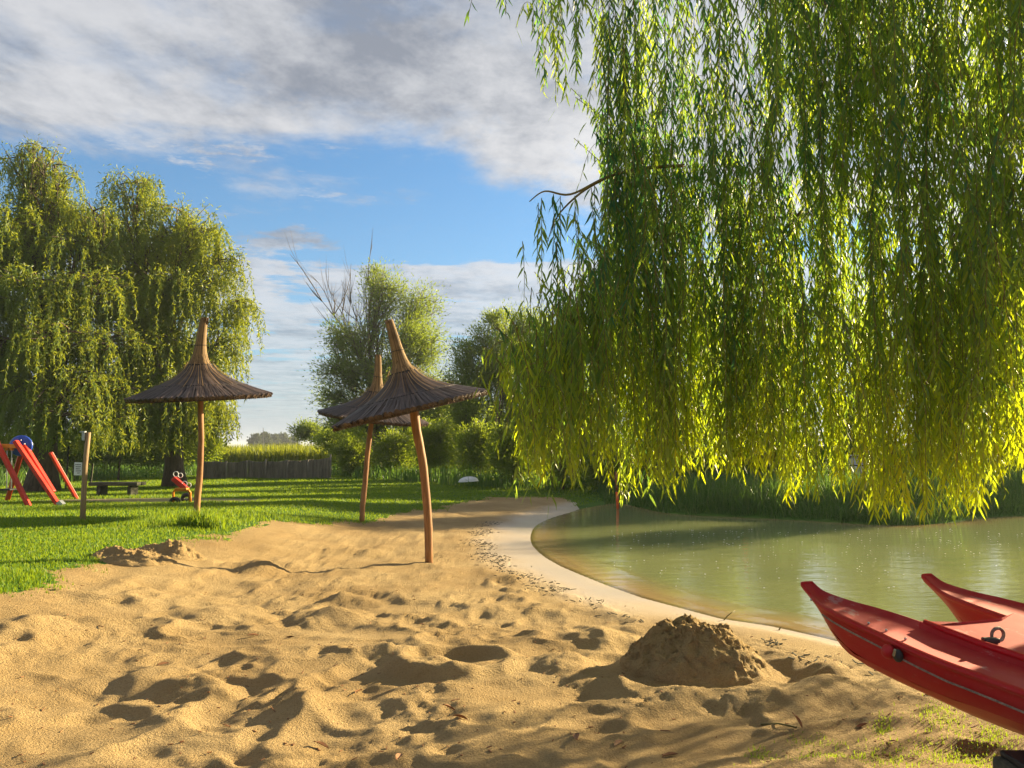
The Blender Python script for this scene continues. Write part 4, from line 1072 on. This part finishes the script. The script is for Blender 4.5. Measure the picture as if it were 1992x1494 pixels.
def boat():
    bow = np.array([1.66, 4.42]); back = np.array([0.308, -0.951]); left = np.array([-0.951, -0.308])
    sep = -left * 0.86
    root = empty('catamaran', (bow[0], bow[1], 0.0)); tag(root, 'red plastic catamaran boat with two upturned bows raised above the sand', 'boat')
    # outlines read off the photo: gunwale, chine, keel of the near hull
    gun = [(1546, 1130), (1562, 1152), (1580, 1174), (1627, 1201), (1707, 1239), (1788, 1279), (1868, 1308), (1992, 1351), (2300, 1460)]
    kee = [(1552, 1146), (1577, 1180), (1592, 1205), (1608, 1238), (1622, 1258), (1640, 1281), (1707, 1318), (1761, 1344), (1868, 1396), (1992, 1447), (2300, 1580)]
    chi = [(1552, 1144), (1577, 1177), (1592, 1203), (1608, 1234), (1625, 1256), (1645, 1272), (1720, 1312), (1788, 1346), (1868, 1376), (1992, 1410), (2300, 1500)]
    def zat(tab, s, w):
        p = bow + back * s + left * w; px = p[0] / p[1] * F0 + 996
        py = np.interp(px, [t[0] for t in tab], [t[1] for t in tab]); return P(px, py, p[1]).z
    S = [0.0, 0.035, 0.075, 0.12, 0.18, 0.26, 0.36, 0.5, 0.7, 0.9, 1.1, 1.25]
    Wd = [0.040, 0.043, 0.050, 0.066, 0.09, 0.115, 0.14, 0.165, 0.18, 0.185, 0.19, 0.19]
    zg = [zat(gun, s, w) for s, w in zip(S, Wd)]; zk = [zat(kee, s, w * 0.35) for s, w in zip(S, Wd)]; zc = [zat(chi, s, w * 0.8) for s, w in zip(S, Wd)]
    zc = [max(min(c, g - 0.012), k_ + 0.006) for c, g, k_ in zip(zc, zg, zk)]
    # straight continuation aft, out of the picture
    for i in range(1, 9):
        S.append(1.25 + 0.2 * i); Wd.append(0.19 - 0.004 * i)
        zg.append(zg[11] - 0.012 * i); zk.append(zk[11] + (0.004 * i * i if i > 4 else 0.0)); zc.append(zc[11] - 0.006 * i)
    for hull in (0, 1):
        o2 = sep * hull
        def W3(s, w, z): p = bow + back * s + left * w + o2; return Vector((p[0] - bow[0], p[1] - bow[1], z))
        h = MB(); kk = MB(); d = MB()
        n = len(S); sec = []; secK = []; secD = []
        for s, w, g, c, k_ in zip(S, Wd, zg, zc, zk):
            mid = (g + c) / 2
            sec.append([W3(s, w * 0.80, c), W3(s, w * 0.92, c + (mid - c) * 0.55), W3(s, w * 0.97, mid + (g - mid) * 0.25), W3(s, w * 0.95, g - 0.026), W3(s, w * 1.06, g - 0.018), W3(s, w * 1.06, g), W3(s, w * 0.92, g + 0.004)])
            secK.append([W3(s, w * 0.80, c), W3(s, w * 0.62, c + (k_ - c) * 0.5), W3(s, w * 0.30, k_), W3(s, -w * 0.30, k_), W3(s, -w * 0.62, c + (k_ - c) * 0.5), W3(s, -w * 0.80, c)])
            dip = 0.018 if s > 0.05 else 0.012
            secD.append([W3(s, w * 0.92, g + 0.004), W3(s, w * 0.80, g - dip), W3(s, 0, g - dip + 0.004), W3(s, -w * 0.80, g - dip), W3(s, -w * 0.92, g + 0.004)])
        def loft(mb, secs, flip=False):
            m = len(secs[0]); vs = [p for r in secs for p in r]
            mb.add(vs, [(i * m + j, i * m + j + 1, (i + 1) * m + j + 1, (i + 1) * m + j) for i in range(len(secs) - 1) for j in range(m - 1)])
        loft(h, sec)
        mir = []
        for s, w, g, c, k_ in zip(S, Wd, zg, zc, zk):
            mid = (g + c) / 2
            mir.append([W3(s, -w * 0.80, c), W3(s, -w * 0.92, c + (mid - c) * 0.55), W3(s, -w * 0.97, mid + (g - mid) * 0.25), W3(s, -w * 0.95, g - 0.026), W3(s, -w * 1.06, g - 0.018), W3(s, -w * 1.06, g), W3(s, -w * 0.92, g + 0.004)])
        loft(h, mir)
        loft(kk, secK); loft(d, secD)
        # close the bow tip
        t0 = sec[0] + mir[0][::-1] + secK[0][1:5][::-1]
        h.add(sec[0] + mir[0], [(0, 1, 2, 3, 4, 5, 6, 13, 12, 11, 10, 9, 8, 7)])
        hh = h.build('hull', M_RED, root, True); hh.modifiers.new('sub', 'SUBSURF').levels = 1; hh.modifiers['sub'].render_levels = 1
        ke = kk.build('keel', M_RED2, hh, True); de = d.build('hull_deck', M_DECK, hh, True)
        if hull == 0:
            # inner raised rib, grab rope, float, bolts on the near hull
            rope = [W3(s, np.interp(s, S, Wd) * 1.0 + 0.012, np.interp(s, S, zg) - np.interp(s, [0.2, 0.35, 0.75, 1.1, 1.6, 2.8], [0.035, 0.045, 0.055, 0.07, 0.075, 0.06])) for s in np.linspace(0.28, 2.6, 26)]
            m = MB(); m.tube(rope, 0.0045, 7); m.build('grab_rope', M_ROPE, root, True)
            sf = 0.80; wf = np.interp(sf, S, Wd); zf = np.interp(sf, S, zg) - 0.052
            m = MB(); m.sphere(W3(sf, wf + 0.022, zf), 0.030, 14, (1.0, 1.15, 1.1)); m.build('rope_float', M_RED, root, True)
            m = MB(); m.sphere(W3(sf + 0.055, wf + 0.020, zf - 0.004), 0.027, 12, (0.8, 1.0, 1.1)); m.build('rope_stopper', M_BLACK, root, True)
            m = MB(); m.tube([W3(sf + 0.06, wf + 0.05, zf), W3(sf + 0.075, wf + 0.055, zf + 0.03)], 0.006, 6); m.build('shackle', M_METAL, root)
            for s_, off in ((0.12, 0.0), (0.55, -0.09), (0.66, -0.10), (0.78, -0.10)):
                m = MB(); p = W3(s_, np.interp(s_, S, Wd) * (1.02 if off == 0 else 1) + off * 1.0 + 0.002, np.interp(s_, S, zg) + (-0.02 if off == 0 else -0.010)); m.sphere(p, 0.007, 8); m.build('bolt', M_METAL, root)
    # bridging deck between the hulls with its raised rib
    sd = [0.62, 0.72, 0.9, 1.3, 2.0, 2.85]
    def W3c(s, w, z): p = bow + back * s + left * w; return Vector((p[0] - bow[0], p[1] - bow[1], z))
    m = MB(); vs = []; cols = [-0.12, -0.125, -0.30, -0.56, -0.735, -0.74]
    for i, s in enumerate(sd):
        g = np.interp(s, S, zg)
        ss = [s] * 6 if i else [0.66, 0.66, 0.74, 0.74, 0.66, 0.66]
        for w, dz, s_ in zip(cols, (-0.02, 0.014, 0.016, 0.016, 0.014, -0.02), ss): vs.append(W3c(s_, w, g + dz))
    fs = [(i * 6 + j, i * 6 + j + 1, (i + 1) * 6 + j + 1, (i + 1) * 6 + j) for i in range(5) for j in range(5)]
    m.add(vs, fs)
    vs2 = [v - Vector((0, 0, 0.07)) for v in vs]; b = len(m.v)
    m.add(vs2[:6] + vs[:6], [(j, j + 1, 7 + j, 6 + j) for j in range(5)])
    m.build('bridge_deck', M_DECK, root)
    m = MB(); m.tube([W3c(s, -0.135, np.interp(s, S, zg) + 0.020) for s in (0.68, 0.8, 1.0, 1.4, 2.8)], [0.012, 0.016, 0.017, 0.017, 0.017], 8); m.build('deck_rib', M_RED, root, True)
    # cleat: black foot and a pale ring
    g = np.interp(0.98, S, zg)
    m = MB(); m.box(W3c(0.98, -0.20, g + 0.028), (0.07, 0.035, 0.022)); m.build('cleat_foot', M_BLACK, root, bevel=0.006)
    c = W3c(0.97, -0.255, g + 0.045); m = MB()
    m.tube([c + Vector((0.035 * math.cos(a), 0.012 * math.cos(a), 0.030 * math.sin(a))) for a in np.linspace(0, 2 * math.pi, 18, endpoint=False)], 0.008, 6, closed=True); m.build('cleat_ring', M_ROPE, root, True)
    # pale worn patch stays in the deck material; trestle below
    t = empty('boat_trestle', (2.0, 3.04, 0)); tag(t, 'dark timber block carrying the red boat at the lower right corner', 'support')
    m = MB(); m.box((0, 0, 0.145), (0.22, 0.24, 0.29)); m.build('block', M_DARKWOOD, t, bevel=0.02)
    m = MB(); m.box((0.0, 0.0, 0.303), (0.17, 0.20, 0.026)); m.build('pad', M_BLACK, t, bevel=0.008)
boat()

# ------------------------------------------------------------------ screen fence
def fence():
    D = ground_at(520, 931).y
    M = wood('weathered_screen', (0.17, 0.15, 0.12), (0.29, 0.26, 0.215), 0.9, (6, 6, 0.5), 0.5)
    a = GB(398, D); b = GB(645, D); root = empty('screen_fence', a); tag(root, 'low grey brown screen fence at the far end of the lawn', 'fence')
    tops = [(398, 898), (420, 895), (445, 899), (482, 895), (520, 897), (560, 895), (600, 894), (645, 889)]
    L = b[0] - a[0]; edges = [398, 444, 484, 520, 562, 602, 645]
    rng = np.random.RandomState(4)
    for i in range(6):
        x0, x1 = edges[i], edges[i + 1]; V = []; F = []; n = 24
        for j in range(n + 1):
            px = x0 + 1 + (x1 - x0 - 2) * j / n; X = (px - 996) / F0 * D - a[0]
            py = np.interp(px, [t[0] for t in tops], [t[1] for t in tops]) + 2.2 * math.sin(math.pi * j / n) + rng.normal(0, 0.25)
            zt = P(px, py, D).z - a[2]; yo = (0.02 if j % 2 else -0.02) + 0.05 * math.sin(j * 0.6 + i)
            V += [(X, yo, -0.1), (X, yo, zt), (X, yo + 0.03, zt), (X, yo + 0.03, -0.1)]
        for j in range(n):
            c = j * 4; F += [(c, c + 4, c + 5, c + 1), (c + 1, c + 5, c + 6, c + 2), (c + 2, c + 6, c + 7, c + 3)]
        m = MB(); m.add(V, F); m.build('screen_panel', M, root)
    for px, top in ((398, 896), (444, 897), (484, 896), (520, 893), (562, 895), (602, 894), (645, 884)):
        X = (px - 996) / F0 * D - a[0]; zt = P(px, top, D).z - a[2]
        m = MB(); m.tube([(X, -0.06, -0.2), (X + rng.normal(0, 0.01), -0.06, zt)], [0.05, 0.042], 8); m.build('post', M, root, True)
fence()

# ------------------------------------------------------------------ playground
M_SWRED = plain('swing_red', (0.56, 0.032, 0.012), 0.45, 0.4, var=0.2, scale=3)
M_ORANGE = plain('orange_paint', (0.72, 0.26, 0.02), 0.45, 0.4, var=0.15)
M_BLUE = plain('blue_plastic', (0.02, 0.07, 0.42), 0.35, 0.5, var=0.2)
M_STEEL = plain('steel', (0.42, 0.44, 0.45), 0.4, 0.5, 0.8)
M_WHITE = plain('white_paint', (0.72, 0.74, 0.74), 0.5, var=0.08)
def swing():
    D = ground_at(118, 984).y + 0.1
    c = GB(60, D); root = empty('swing_set', c); c = Vector(c); tag(root, 'red A frame swing set with yellow top beam at the left edge', 'swing')
    L = lambda px, py, d: P(px, py, d) - c
    gz = lambda px, d: Vector(GB(px, d)) - c
    top1 = L(33, 862, D); top2 = L(0, 866, D + 0.9) 
    # right hand frame: two legs to the front right, one to the back
    def leg(a, b, w=0.105, name='leg', mat=M_SWRED):
        m = MB(); m.beam(a, b, w, w * 0.75); return m.build(name, mat, root, bevel=0.012)
    fA = L(118, 982, D - 0.1); fA.z = gz(118, D - 0.1).z - 0.05
    leg(L(30, 858, D), fA)
    leg(L(48, 866, D + 0.12), L(104, 957, D + 0.05) , 0.10)
    f2 = gz(68, D - 0.25); f2.z -= 0.05; leg(L(-14, 845, D - 0.1), f2, 0.10)
    f3 = gz(22, D + 2.2); f3.z -= 0.03; leg(L(44, 872, D + 0.5), f3, 0.095)
    f4 = gz(158, D + 3.2); f4.z -= 0.03; leg(L(98, 880, D + 2.6), f4, 0.10)
    m = MB(); m.beam(L(34, 868, D), L(-330, 862, D), 0.085, 0.085); m.build('top_beam', M_ORANGE, root, bevel=0.01)
    # frame out of view at the other end
    for px in (-300, -370):
        f = gz(px - 20, D - 0.8 + (1.6 if px == -370 else 0)); f.z -= 0.05; leg(L(-330, 862, D), f)
    m = MB(); n = 14                                            # blue domed joint cover
    ctr = L(41, 867, D + 0.16)
    m.sphere(ctr, 0.24, 18, (1.05, 0.28, 0.92)); m.build('joint_cover', M_BLUE, root, True)
    for a in (0.3, 1.2, 2.2):
        m = MB(); m.sphere(ctr + Vector((0.13 * math.cos(a), -0.085, 0.12 * math.sin(a))), 0.017, 8); m.build('bolt', M_WHITE, root, True)
    m = MB(); m.beam(L(115, 976, D - 0.12), L(122, 983, D - 0.12), 0.12, 0.09); m.build('foot_bracket', M_STEEL, root)
    for px in (14, -120, -220):
        m = MB()
        for q in (0, 9):
            a = L(px + q, 870, D); b = L(px + q - 1, 950, D); m.tube([a, b], 0.011, 5)
        m.build('swing_chain', M_STEEL, root)
        m = MB(); m.box(L(px + 4, 952, D), (0.22, 0.30, 0.035)); m.build('swing_seat', M_BLACK, root, bevel=0.01)
        for q in (0, 9):
            m = MB(); m.box(L(px + q, 872, D), (0.05, 0.06, 0.09)); m.build('chain_hanger', M_ORANGE, root)
swing()

def sign_post():
    D = ground_at(160, 1014).y; b = Vector(GB(160, D)); root = empty('sign_post', b); tag(root, 'leaning wooden post with small white notice at the lawn', 'post')
    m = MB(); pts = [P(160, 1030, D) - b, P(163, 960, D) - b, P(166, 900, D) - b, P(172, 841, D) - b]
    m.tube(pts, [0.042, 0.040, 0.037, 0.036], 12); m.build('post', M_GREYPOST, root, True)
    m = MB(); c = P(152, 912, D - 0.02) - b; s = D / F0
    m.box(c, (15 * s, 0.012, 25 * s)); bd = m.build('notice_board', M_WHITE, root, bevel=0.003)
    for i, (w, o) in enumerate(((9, -0.5), (10, 0.3), (8, 0), (9, 0.6), (5, 1.5))):
        m = MB(); x = c.x - w / 2 * s + o * s; zc = c.z + (8 - 4.0 * i) * s
        rr_ = random.Random(i); q = x
        while q < x + w * s:
            ww = rr_.uniform(0.6, 2.2) * s; m.box((q + ww / 2, c.y - 0.0075, zc), (ww, 0.002, 1.6 * s)); q += ww + 0.7 * s
        m.build('printed_line', M_BLACK, bd)
    m = MB(); m.box(P(165, 848, D) - b + Vector((0, -0.02, 0)), (0.045, 0.06, 0.15)); m.build('metal_cap', M_STEEL, root, bevel=0.006)
    m = MB(); m.box(P(163, 840, D) - b + Vector((0, -0.02, 0)), (0.085, 0.05, 0.02)); m.build('cap_lid', M_STEEL, root)
sign_post()

def bench():
    D = ground_at(234, 966).y; c = Vector(GB(234, D)); root = empty('park_bench', c); tag(root, 'low dark wooden plank bench without backrest under the left willow', 'bench')
    zt = P(234, 941, D).z - c.z; w = 94 / F0 * D
    for i, y in enumerate((-0.14, 0.14)):
        m = MB(); m.box((0, y, zt), (w, 0.24, 0.09)); m.build('seat_plank', M_DARKWOOD, root, bevel=0.02)
    for px in (205, 264):
        x = (px - 234) / F0 * D; m = MB(); m.box((x, 0, zt / 2 - 0.09), (0.10, 0.40, zt + 0.08)); m.build('leg', M_DARKWOOD, root, bevel=0.015)
bench()

def rider():
    D = ground_at(353, 979).y; c = Vector(GB(353, D)); root = empty('spring_rider', c); tag(root, 'small red seesaw rider with ring handles on orange tube frame', 'play equipment')
    L = lambda px, py, d=D: P(px, py, d) - c
    m = MB(); m.tube([L(337, 978), L(337, 958), L(340, 953.5), L(366, 953.5), L(370, 958, D + 0.1), L(370, 976, D + 0.1)], 0.028, 8); m.build('tube_frame', M_ORANGE, root, True)
    m = MB(); m.beam(L(337, 930), L(362, 951), 0.12, 0.11); m.build('seat_beam', M_SWRED, root, bevel=0.02)
    m = MB(); m.box(L(354, 951), (0.26, 0.16, 0.05)); m.build('seat', M_ORANGE, root, bevel=0.015)
    for px, py, r in ((344, 922, 0.055), (348.5, 925, 0.050), (361, 941, 0.055), (365, 944, 0.05)):
        ct = L(px, py); m = MB()
        m.tube([ct + Vector((r * math.cos(a), (0.06 if px > 346 and px < 350 or px > 362 else -0.05), r * math.sin(a) * 1.0)) for a in np.linspace(0, 2 * math.pi, 16, endpoint=False)], 0.008, 5, closed=True); m.build('ring_handle', M_WHITE, root, True)
    for px, py, d in ((340, 976, D), (363, 968, D + 0.5)):
        m = MB(); ct = L(px, py, d)
        m.tube([ct + Vector((0.085 * math.cos(a), 0, 0.075 * math.sin(a) - 0.01)) for a in np.linspace(0, 2 * math.pi, 16, endpoint=False)], 0.045, 8, closed=True); m.build('half_tyre', M_BLACK, root, True)
rider()

for i, (px, D, t, lab) in enumerate(((134, 25.5, 868, 'thin dark iron post behind the swing leg'), (181, 27, 902, 'thin iron post left of the dark bench'))):
    g = Vector(GB(px, D)); o = MB(); o.tube([(0, 0, -0.2), P(px, t, D) - g], 0.028, 6); e = o.build('iron_post', M_DARKWOOD); e.location = g; tag(e, lab, 'post')

def dinghy():
    D = 27.0; c = Vector(GB(912, D)); c.z = P(912, 937, D).z; root = empty('overturned_boat', c); tag(root, 'small white overturned boat lying in the grass by the bushes', 'boat')
    V = []; F = []; n, m_ = 16, 8; Lh = 0.36
    for i in range(n + 1):
        u = i / n * 2 - 1; w = 0.22 * (1 - abs(u) ** 2.4) ** 0.6 + 0.004; h = 0.17 * (1 - abs(u) ** 2.2) ** 0.6 + 0.01
        for j in range(m_ + 1):
            a = math.pi * j / m_; V.append((u * Lh, -w * math.cos(a), h * math.sin(a) ** 0.8 + 0.02 * u))
    for i in range(n):
        for j in range(m_): q = i * (m_ + 1) + j; F.append((q, q + 1, q + m_ + 2, q + m_ + 1))
    m = MB(); m.add(V, F); m.build('hull', M_WHITE, root, True)
    m = MB(); m.box((-0.02, -0.19, 0.06), (0.13, 0.03, 0.035)); m.build('dark_slot', M_BLACK, root)
dinghy()

def orange_post():
    D = 20.3; b = Vector(GB(1200, D)); b.z = P(1200, 980, D).z; root = empty('orange_post', b); tag(root, 'rusty post with orange foot standing at the waterline', 'post')
    M_RUST = plain('rust', (0.20, 0.075, 0.03), 0.8, var=0.4); M_SIG = plain('signal_orange', (0.75, 0.10, 0.015), 0.5)
    m = MB(); m.tube([(0, 0, -0.2), P(1200, 957, D) - b], 0.036, 10); m.build('orange_foot', M_SIG, root, True)
    m = MB(); m.tube([P(1200, 955, D) - b, P(1198, 918, D) - b], [0.034, 0.032], 10); m.build('rusty_shaft', M_RUST, root, True)
    m = MB(); m.sphere(P(1446, 885, 21.5) , 0.14, 12, (0.6, 0.6, 1.2)); e = m.build('orange_buoy', M_SIG, None, True); tag(e, 'small orange buoy hanging in the far bank bushes', 'buoy')
    g = Vector(GB(1668, 21.5)); root = empty('barrel', g); tag(root, 'grey barrel half hidden on the far bank behind willow tips', 'barrel')
    zt = P(1668, 885, 21.5).z - g.z
    m = MB(); m.tube([(0, 0, -0.05), (0, 0, 0.1), (0, 0, zt * 0.5), (0, 0, zt)], [0.26, 0.28, 0.30, 0.27], 18); m.build('drum', M_STEEL, root, True)
    for f in (0.3, 0.65, 0.95):
        m = MB(); m.tube([(0.295 * math.cos(a), 0.295 * math.sin(a), zt * f) for a in np.linspace(0, 2 * math.pi, 24, endpoint=False)], 0.015, 5, closed=True); m.build('hoop', M_BLACK, root, True)
orange_post()

# ------------------------------------------------------------------ small things on the sand and the water
rt = np.random.RandomState(15)
def tuft(px, py, R, n, hmin, hmax, label, mat=M_GRASS):
    c = ground_at(px, py); a = rt.rand(n) * 6.28; r = R * np.sqrt(rt.rand(n))
    x = c.x + r * np.cos(a); y = c.y + r * np.sin(a) * 0.7; z = hz(x, y)
    o = blades('grass_tuft', np.stack([x - c.x, y - c.y, z - c.z - 0.01], 1), rt.uniform(hmin, hmax, n) * (1 - 0.4 * r / R), np.full(n, 0.014), mat, rt, 0.8)
    o.location = c; return tag(o, label, 'grass tuft', kind='stuff')
tuft(392, 1026, 0.34, 700, 0.12, 0.42, 'bright long grass round the foot of the leftmost parasol')
tuft(160, 1020, 0.35, 330, 0.05, 0.16, 'dark grass clump round the foot of the sign post')
def scatter_patch(cs, n, hmin, hmax):
    P_ = []
    for (px, py, rpx, rpy, k_) in cs:
        for _ in range(int(n * k_)):
            g = G(px + rt.normal(0, rpx), py + rt.normal(0, rpy), 0.0); P_.append((g.x, g.y))
    P_ = np.array(P_); z = hz(P_[:, 0], P_[:, 1]); return np.stack([P_[:, 0], P_[:, 1], z - 0.004], 1)
pp = scatter_patch([(1830, 1400, 28, 16, 1.0), (1720, 1415, 12, 9, 0.35), (1760, 1470, 110, 16, 1.4), (1900, 1470, 60, 22, 1.3), (1930, 1430, 22, 14, 0.5), (1580, 1440, 25, 8, 0.2), (1475, 1462, 12, 8, 0.2), (1640, 1480, 80, 10, 0.5)], 430, 0, 0)
blades('sparse_grass', pp, rt.uniform(0.008, 0.032, len(pp)), np.full(len(pp), 0.0045), M_GRASS, rt, 1.0, 'sparse short grass growing through sand in the right foreground', 'grass')

M_DRY = plain('dry_leaf', (0.22, 0.10, 0.04), 0.7, var=0.4, scale=20)
def dry_leaf_mesh():
    m = MB(); n = 6; V = []; F = []
    for i in range(n + 1):
        t = i / n; w = 0.016 * math.sin(math.pi * t) ** 0.7; V += [(t * 0.09, -w, 0.012 * math.sin(t * 3) + 0.006), (t * 0.09, 0, 0.004 + 0.008 * t), (t * 0.09, w, 0.014 * math.sin(t * 2.5) + 0.006)]
    for i in range(n):
        for j in range(2): q = i * 3 + j; F.append((q, q + 1, q + 4, q + 3))
    m.add(V, F); return m
first = None
for px, py in [(555, 1242), (480, 1238), (910, 1403), (885, 1385), (780, 1470), (705, 1345), (1195, 1455), (1120, 1430), (330, 1292), (1690, 1410), (1560, 1420), (1320, 1470), (990, 1300), (640, 1460)]:
    if first is None: first = dry_leaf_mesh().build('dry_leaf', M_DRY); o = first
    else: o = first.copy(); COL.objects.link(o)
    g = ground_at(px, py); o.location = g + Vector((0, 0, 0.004)); o.rotation_euler = (rt.normal(0, .3), rt.normal(0, .3), rt.rand() * 6.28); o.scale = (1, 1, 1)
    tag(o, 'small curled dry brown leaf lying on the foreground sand', 'leaf', 'dry leaves on the sand')
def stick(pts, r, label):
    m = MB(); m.tube(pts, r, 6); return tag(m.build('stick', M_TWIG, None, True), label, 'stick')
s0 = G(1402, 1208, WZ); stick([s0 - Vector((0, 0, 0.03)), P(1415, 1198, s0.y), P(1430, 1187, s0.y + 0.03)], [0.006, 0.005, 0.003], 'thin stick poking out of the shallow water edge')
s0 = ground_at(1515, 1226); stick([s0, P(1519, 1222, s0.y) + Vector((0, 0, 0.01))], 0.006, 'short twig at the waterline beside the sand castle')
s0 = ground_at(1480, 1412); s1 = ground_at(1550, 1418); stick([s0 + Vector((0, 0, 0.008)), (s0 + s1) / 2 + Vector((0, 0, 0.02)), s1 + Vector((0, 0, 0.008))], 0.005, 'straight twig lying on sand below the castle moat')
# dark debris line above the waterline
db = MB(); k = 0
while k < 900:
    i = rt.randint(len(polyd)); p = polyd[i]; q = polyd[(i + 1) % len(polyd)]
    t = rt.rand(); e = p * (1 - t) + q * t
    if not (5.5 < e[1] < 16 and e[0] < 3.2): continue
    nrm_ = np.array([-(q - p)[1], (q - p)[0]]); nrm_ /= np.linalg.norm(nrm_) + 1e-9
    c = e + nrm_ * 0.0
    for sgn in (1, -1):
        d = rt.normal(0.85, 0.13); c = e + sgn * nrm_ * d
        if sdist(np.array([c[0]]), np.array([c[1]]))[0] > 0.4: break
    else: continue
    if fbm(np.array([c[0] * 1.2]), np.array([c[1] * 1.2]), 5, 2)[0] < 0.42: k += 1; continue
    z = hz(c[0], c[1])[0]; a = rt.rand() * 6.28; L = rt.uniform(0.015, 0.06)
    db.beam((c[0], c[1], z + 0.004), (c[0] + math.cos(a) * L, c[1] + math.sin(a) * L, z + rt.uniform(0.004, 0.018)), rt.uniform(0.004, 0.012), 0.005); k += 1
tag(db.build('shore_debris', M_DARKWOOD), 'dark line of plant debris along the beach above the waterline', 'debris', kind='stuff')
# crumbs of bark, twig and shell strewn over the sand
lt = MB()
for _ in range(420):
    g = G(rt.uniform(-60, 1900), 1110 + 384 * rt.rand(), 0.0)
    if sdist(np.array([g.x]), np.array([g.y]))[0] < 0.5 or poly_sd(np.array([g.x]), np.array([g.y]), sand_poly)[0] < 0.3: continue
    z = hz(g.x, g.y)[0]; a = rt.rand() * 6.28; L = rt.uniform(0.006, 0.03) * (1 + 2.0 * (rt.rand() < 0.08))
    lt.beam((g.x, g.y, z + 0.002), (g.x + math.cos(a) * L, g.y + math.sin(a) * L, z + rt.uniform(0.002, 0.008)), rt.uniform(0.003, 0.007), 0.004)
tag(lt.build('sand_litter', M_DRY), 'fine dark crumbs of bark and twig strewn over the sand', 'litter', kind='stuff')
# pale flecks floating on the pond
fl = MB()
for _ in range(230):
    g = G(rt.uniform(1180, 1990), 1030 + abs(rt.normal(0, 45)), WZ)
    if sdist(np.array([g.x]), np.array([g.y]))[0] > -0.25: continue
    r = rt.uniform(0.006, 0.016); n = 6; b = rt.rand()
    fl.add([(g.x + r * math.cos(b + 6.283 * j / n), g.y + r * math.sin(b + 6.283 * j / n), WZ + 0.016) for j in range(n)] + [(g.x, g.y, WZ + 0.022)], [(j, (j + 1) % n, n) for j in range(n)])
tag(fl.build('floating_flecks', M_WHITE), 'tiny pale flecks floating on the green pond', 'flecks', kind='stuff')

# ------------------------------------------------------------------ air
def haze():
    m = bpy.data.materials.new('haze_air'); m.use_nodes = True; k = NT(m.node_tree)
    k.n.remove(k.n['Principled BSDF'])
    v = k.new('VolumePrincipled'); v.inputs['Color'].default_value = (0.80, 0.88, 1.0, 1); v.inputs['Density'].default_value = 0.0005; v.inputs['Anisotropy'].default_value = 0.2
    k.l.new(v.outputs[0], k.n['Material Output'].inputs['Volume'])
    b = MB(); b.box((0, 1150, 6.0), (3600, 3300, 16.0)); o = b.build('haze', m)
    tag(o, 'thin pale morning air over the whole place', 'haze', kind='stuff')
haze()
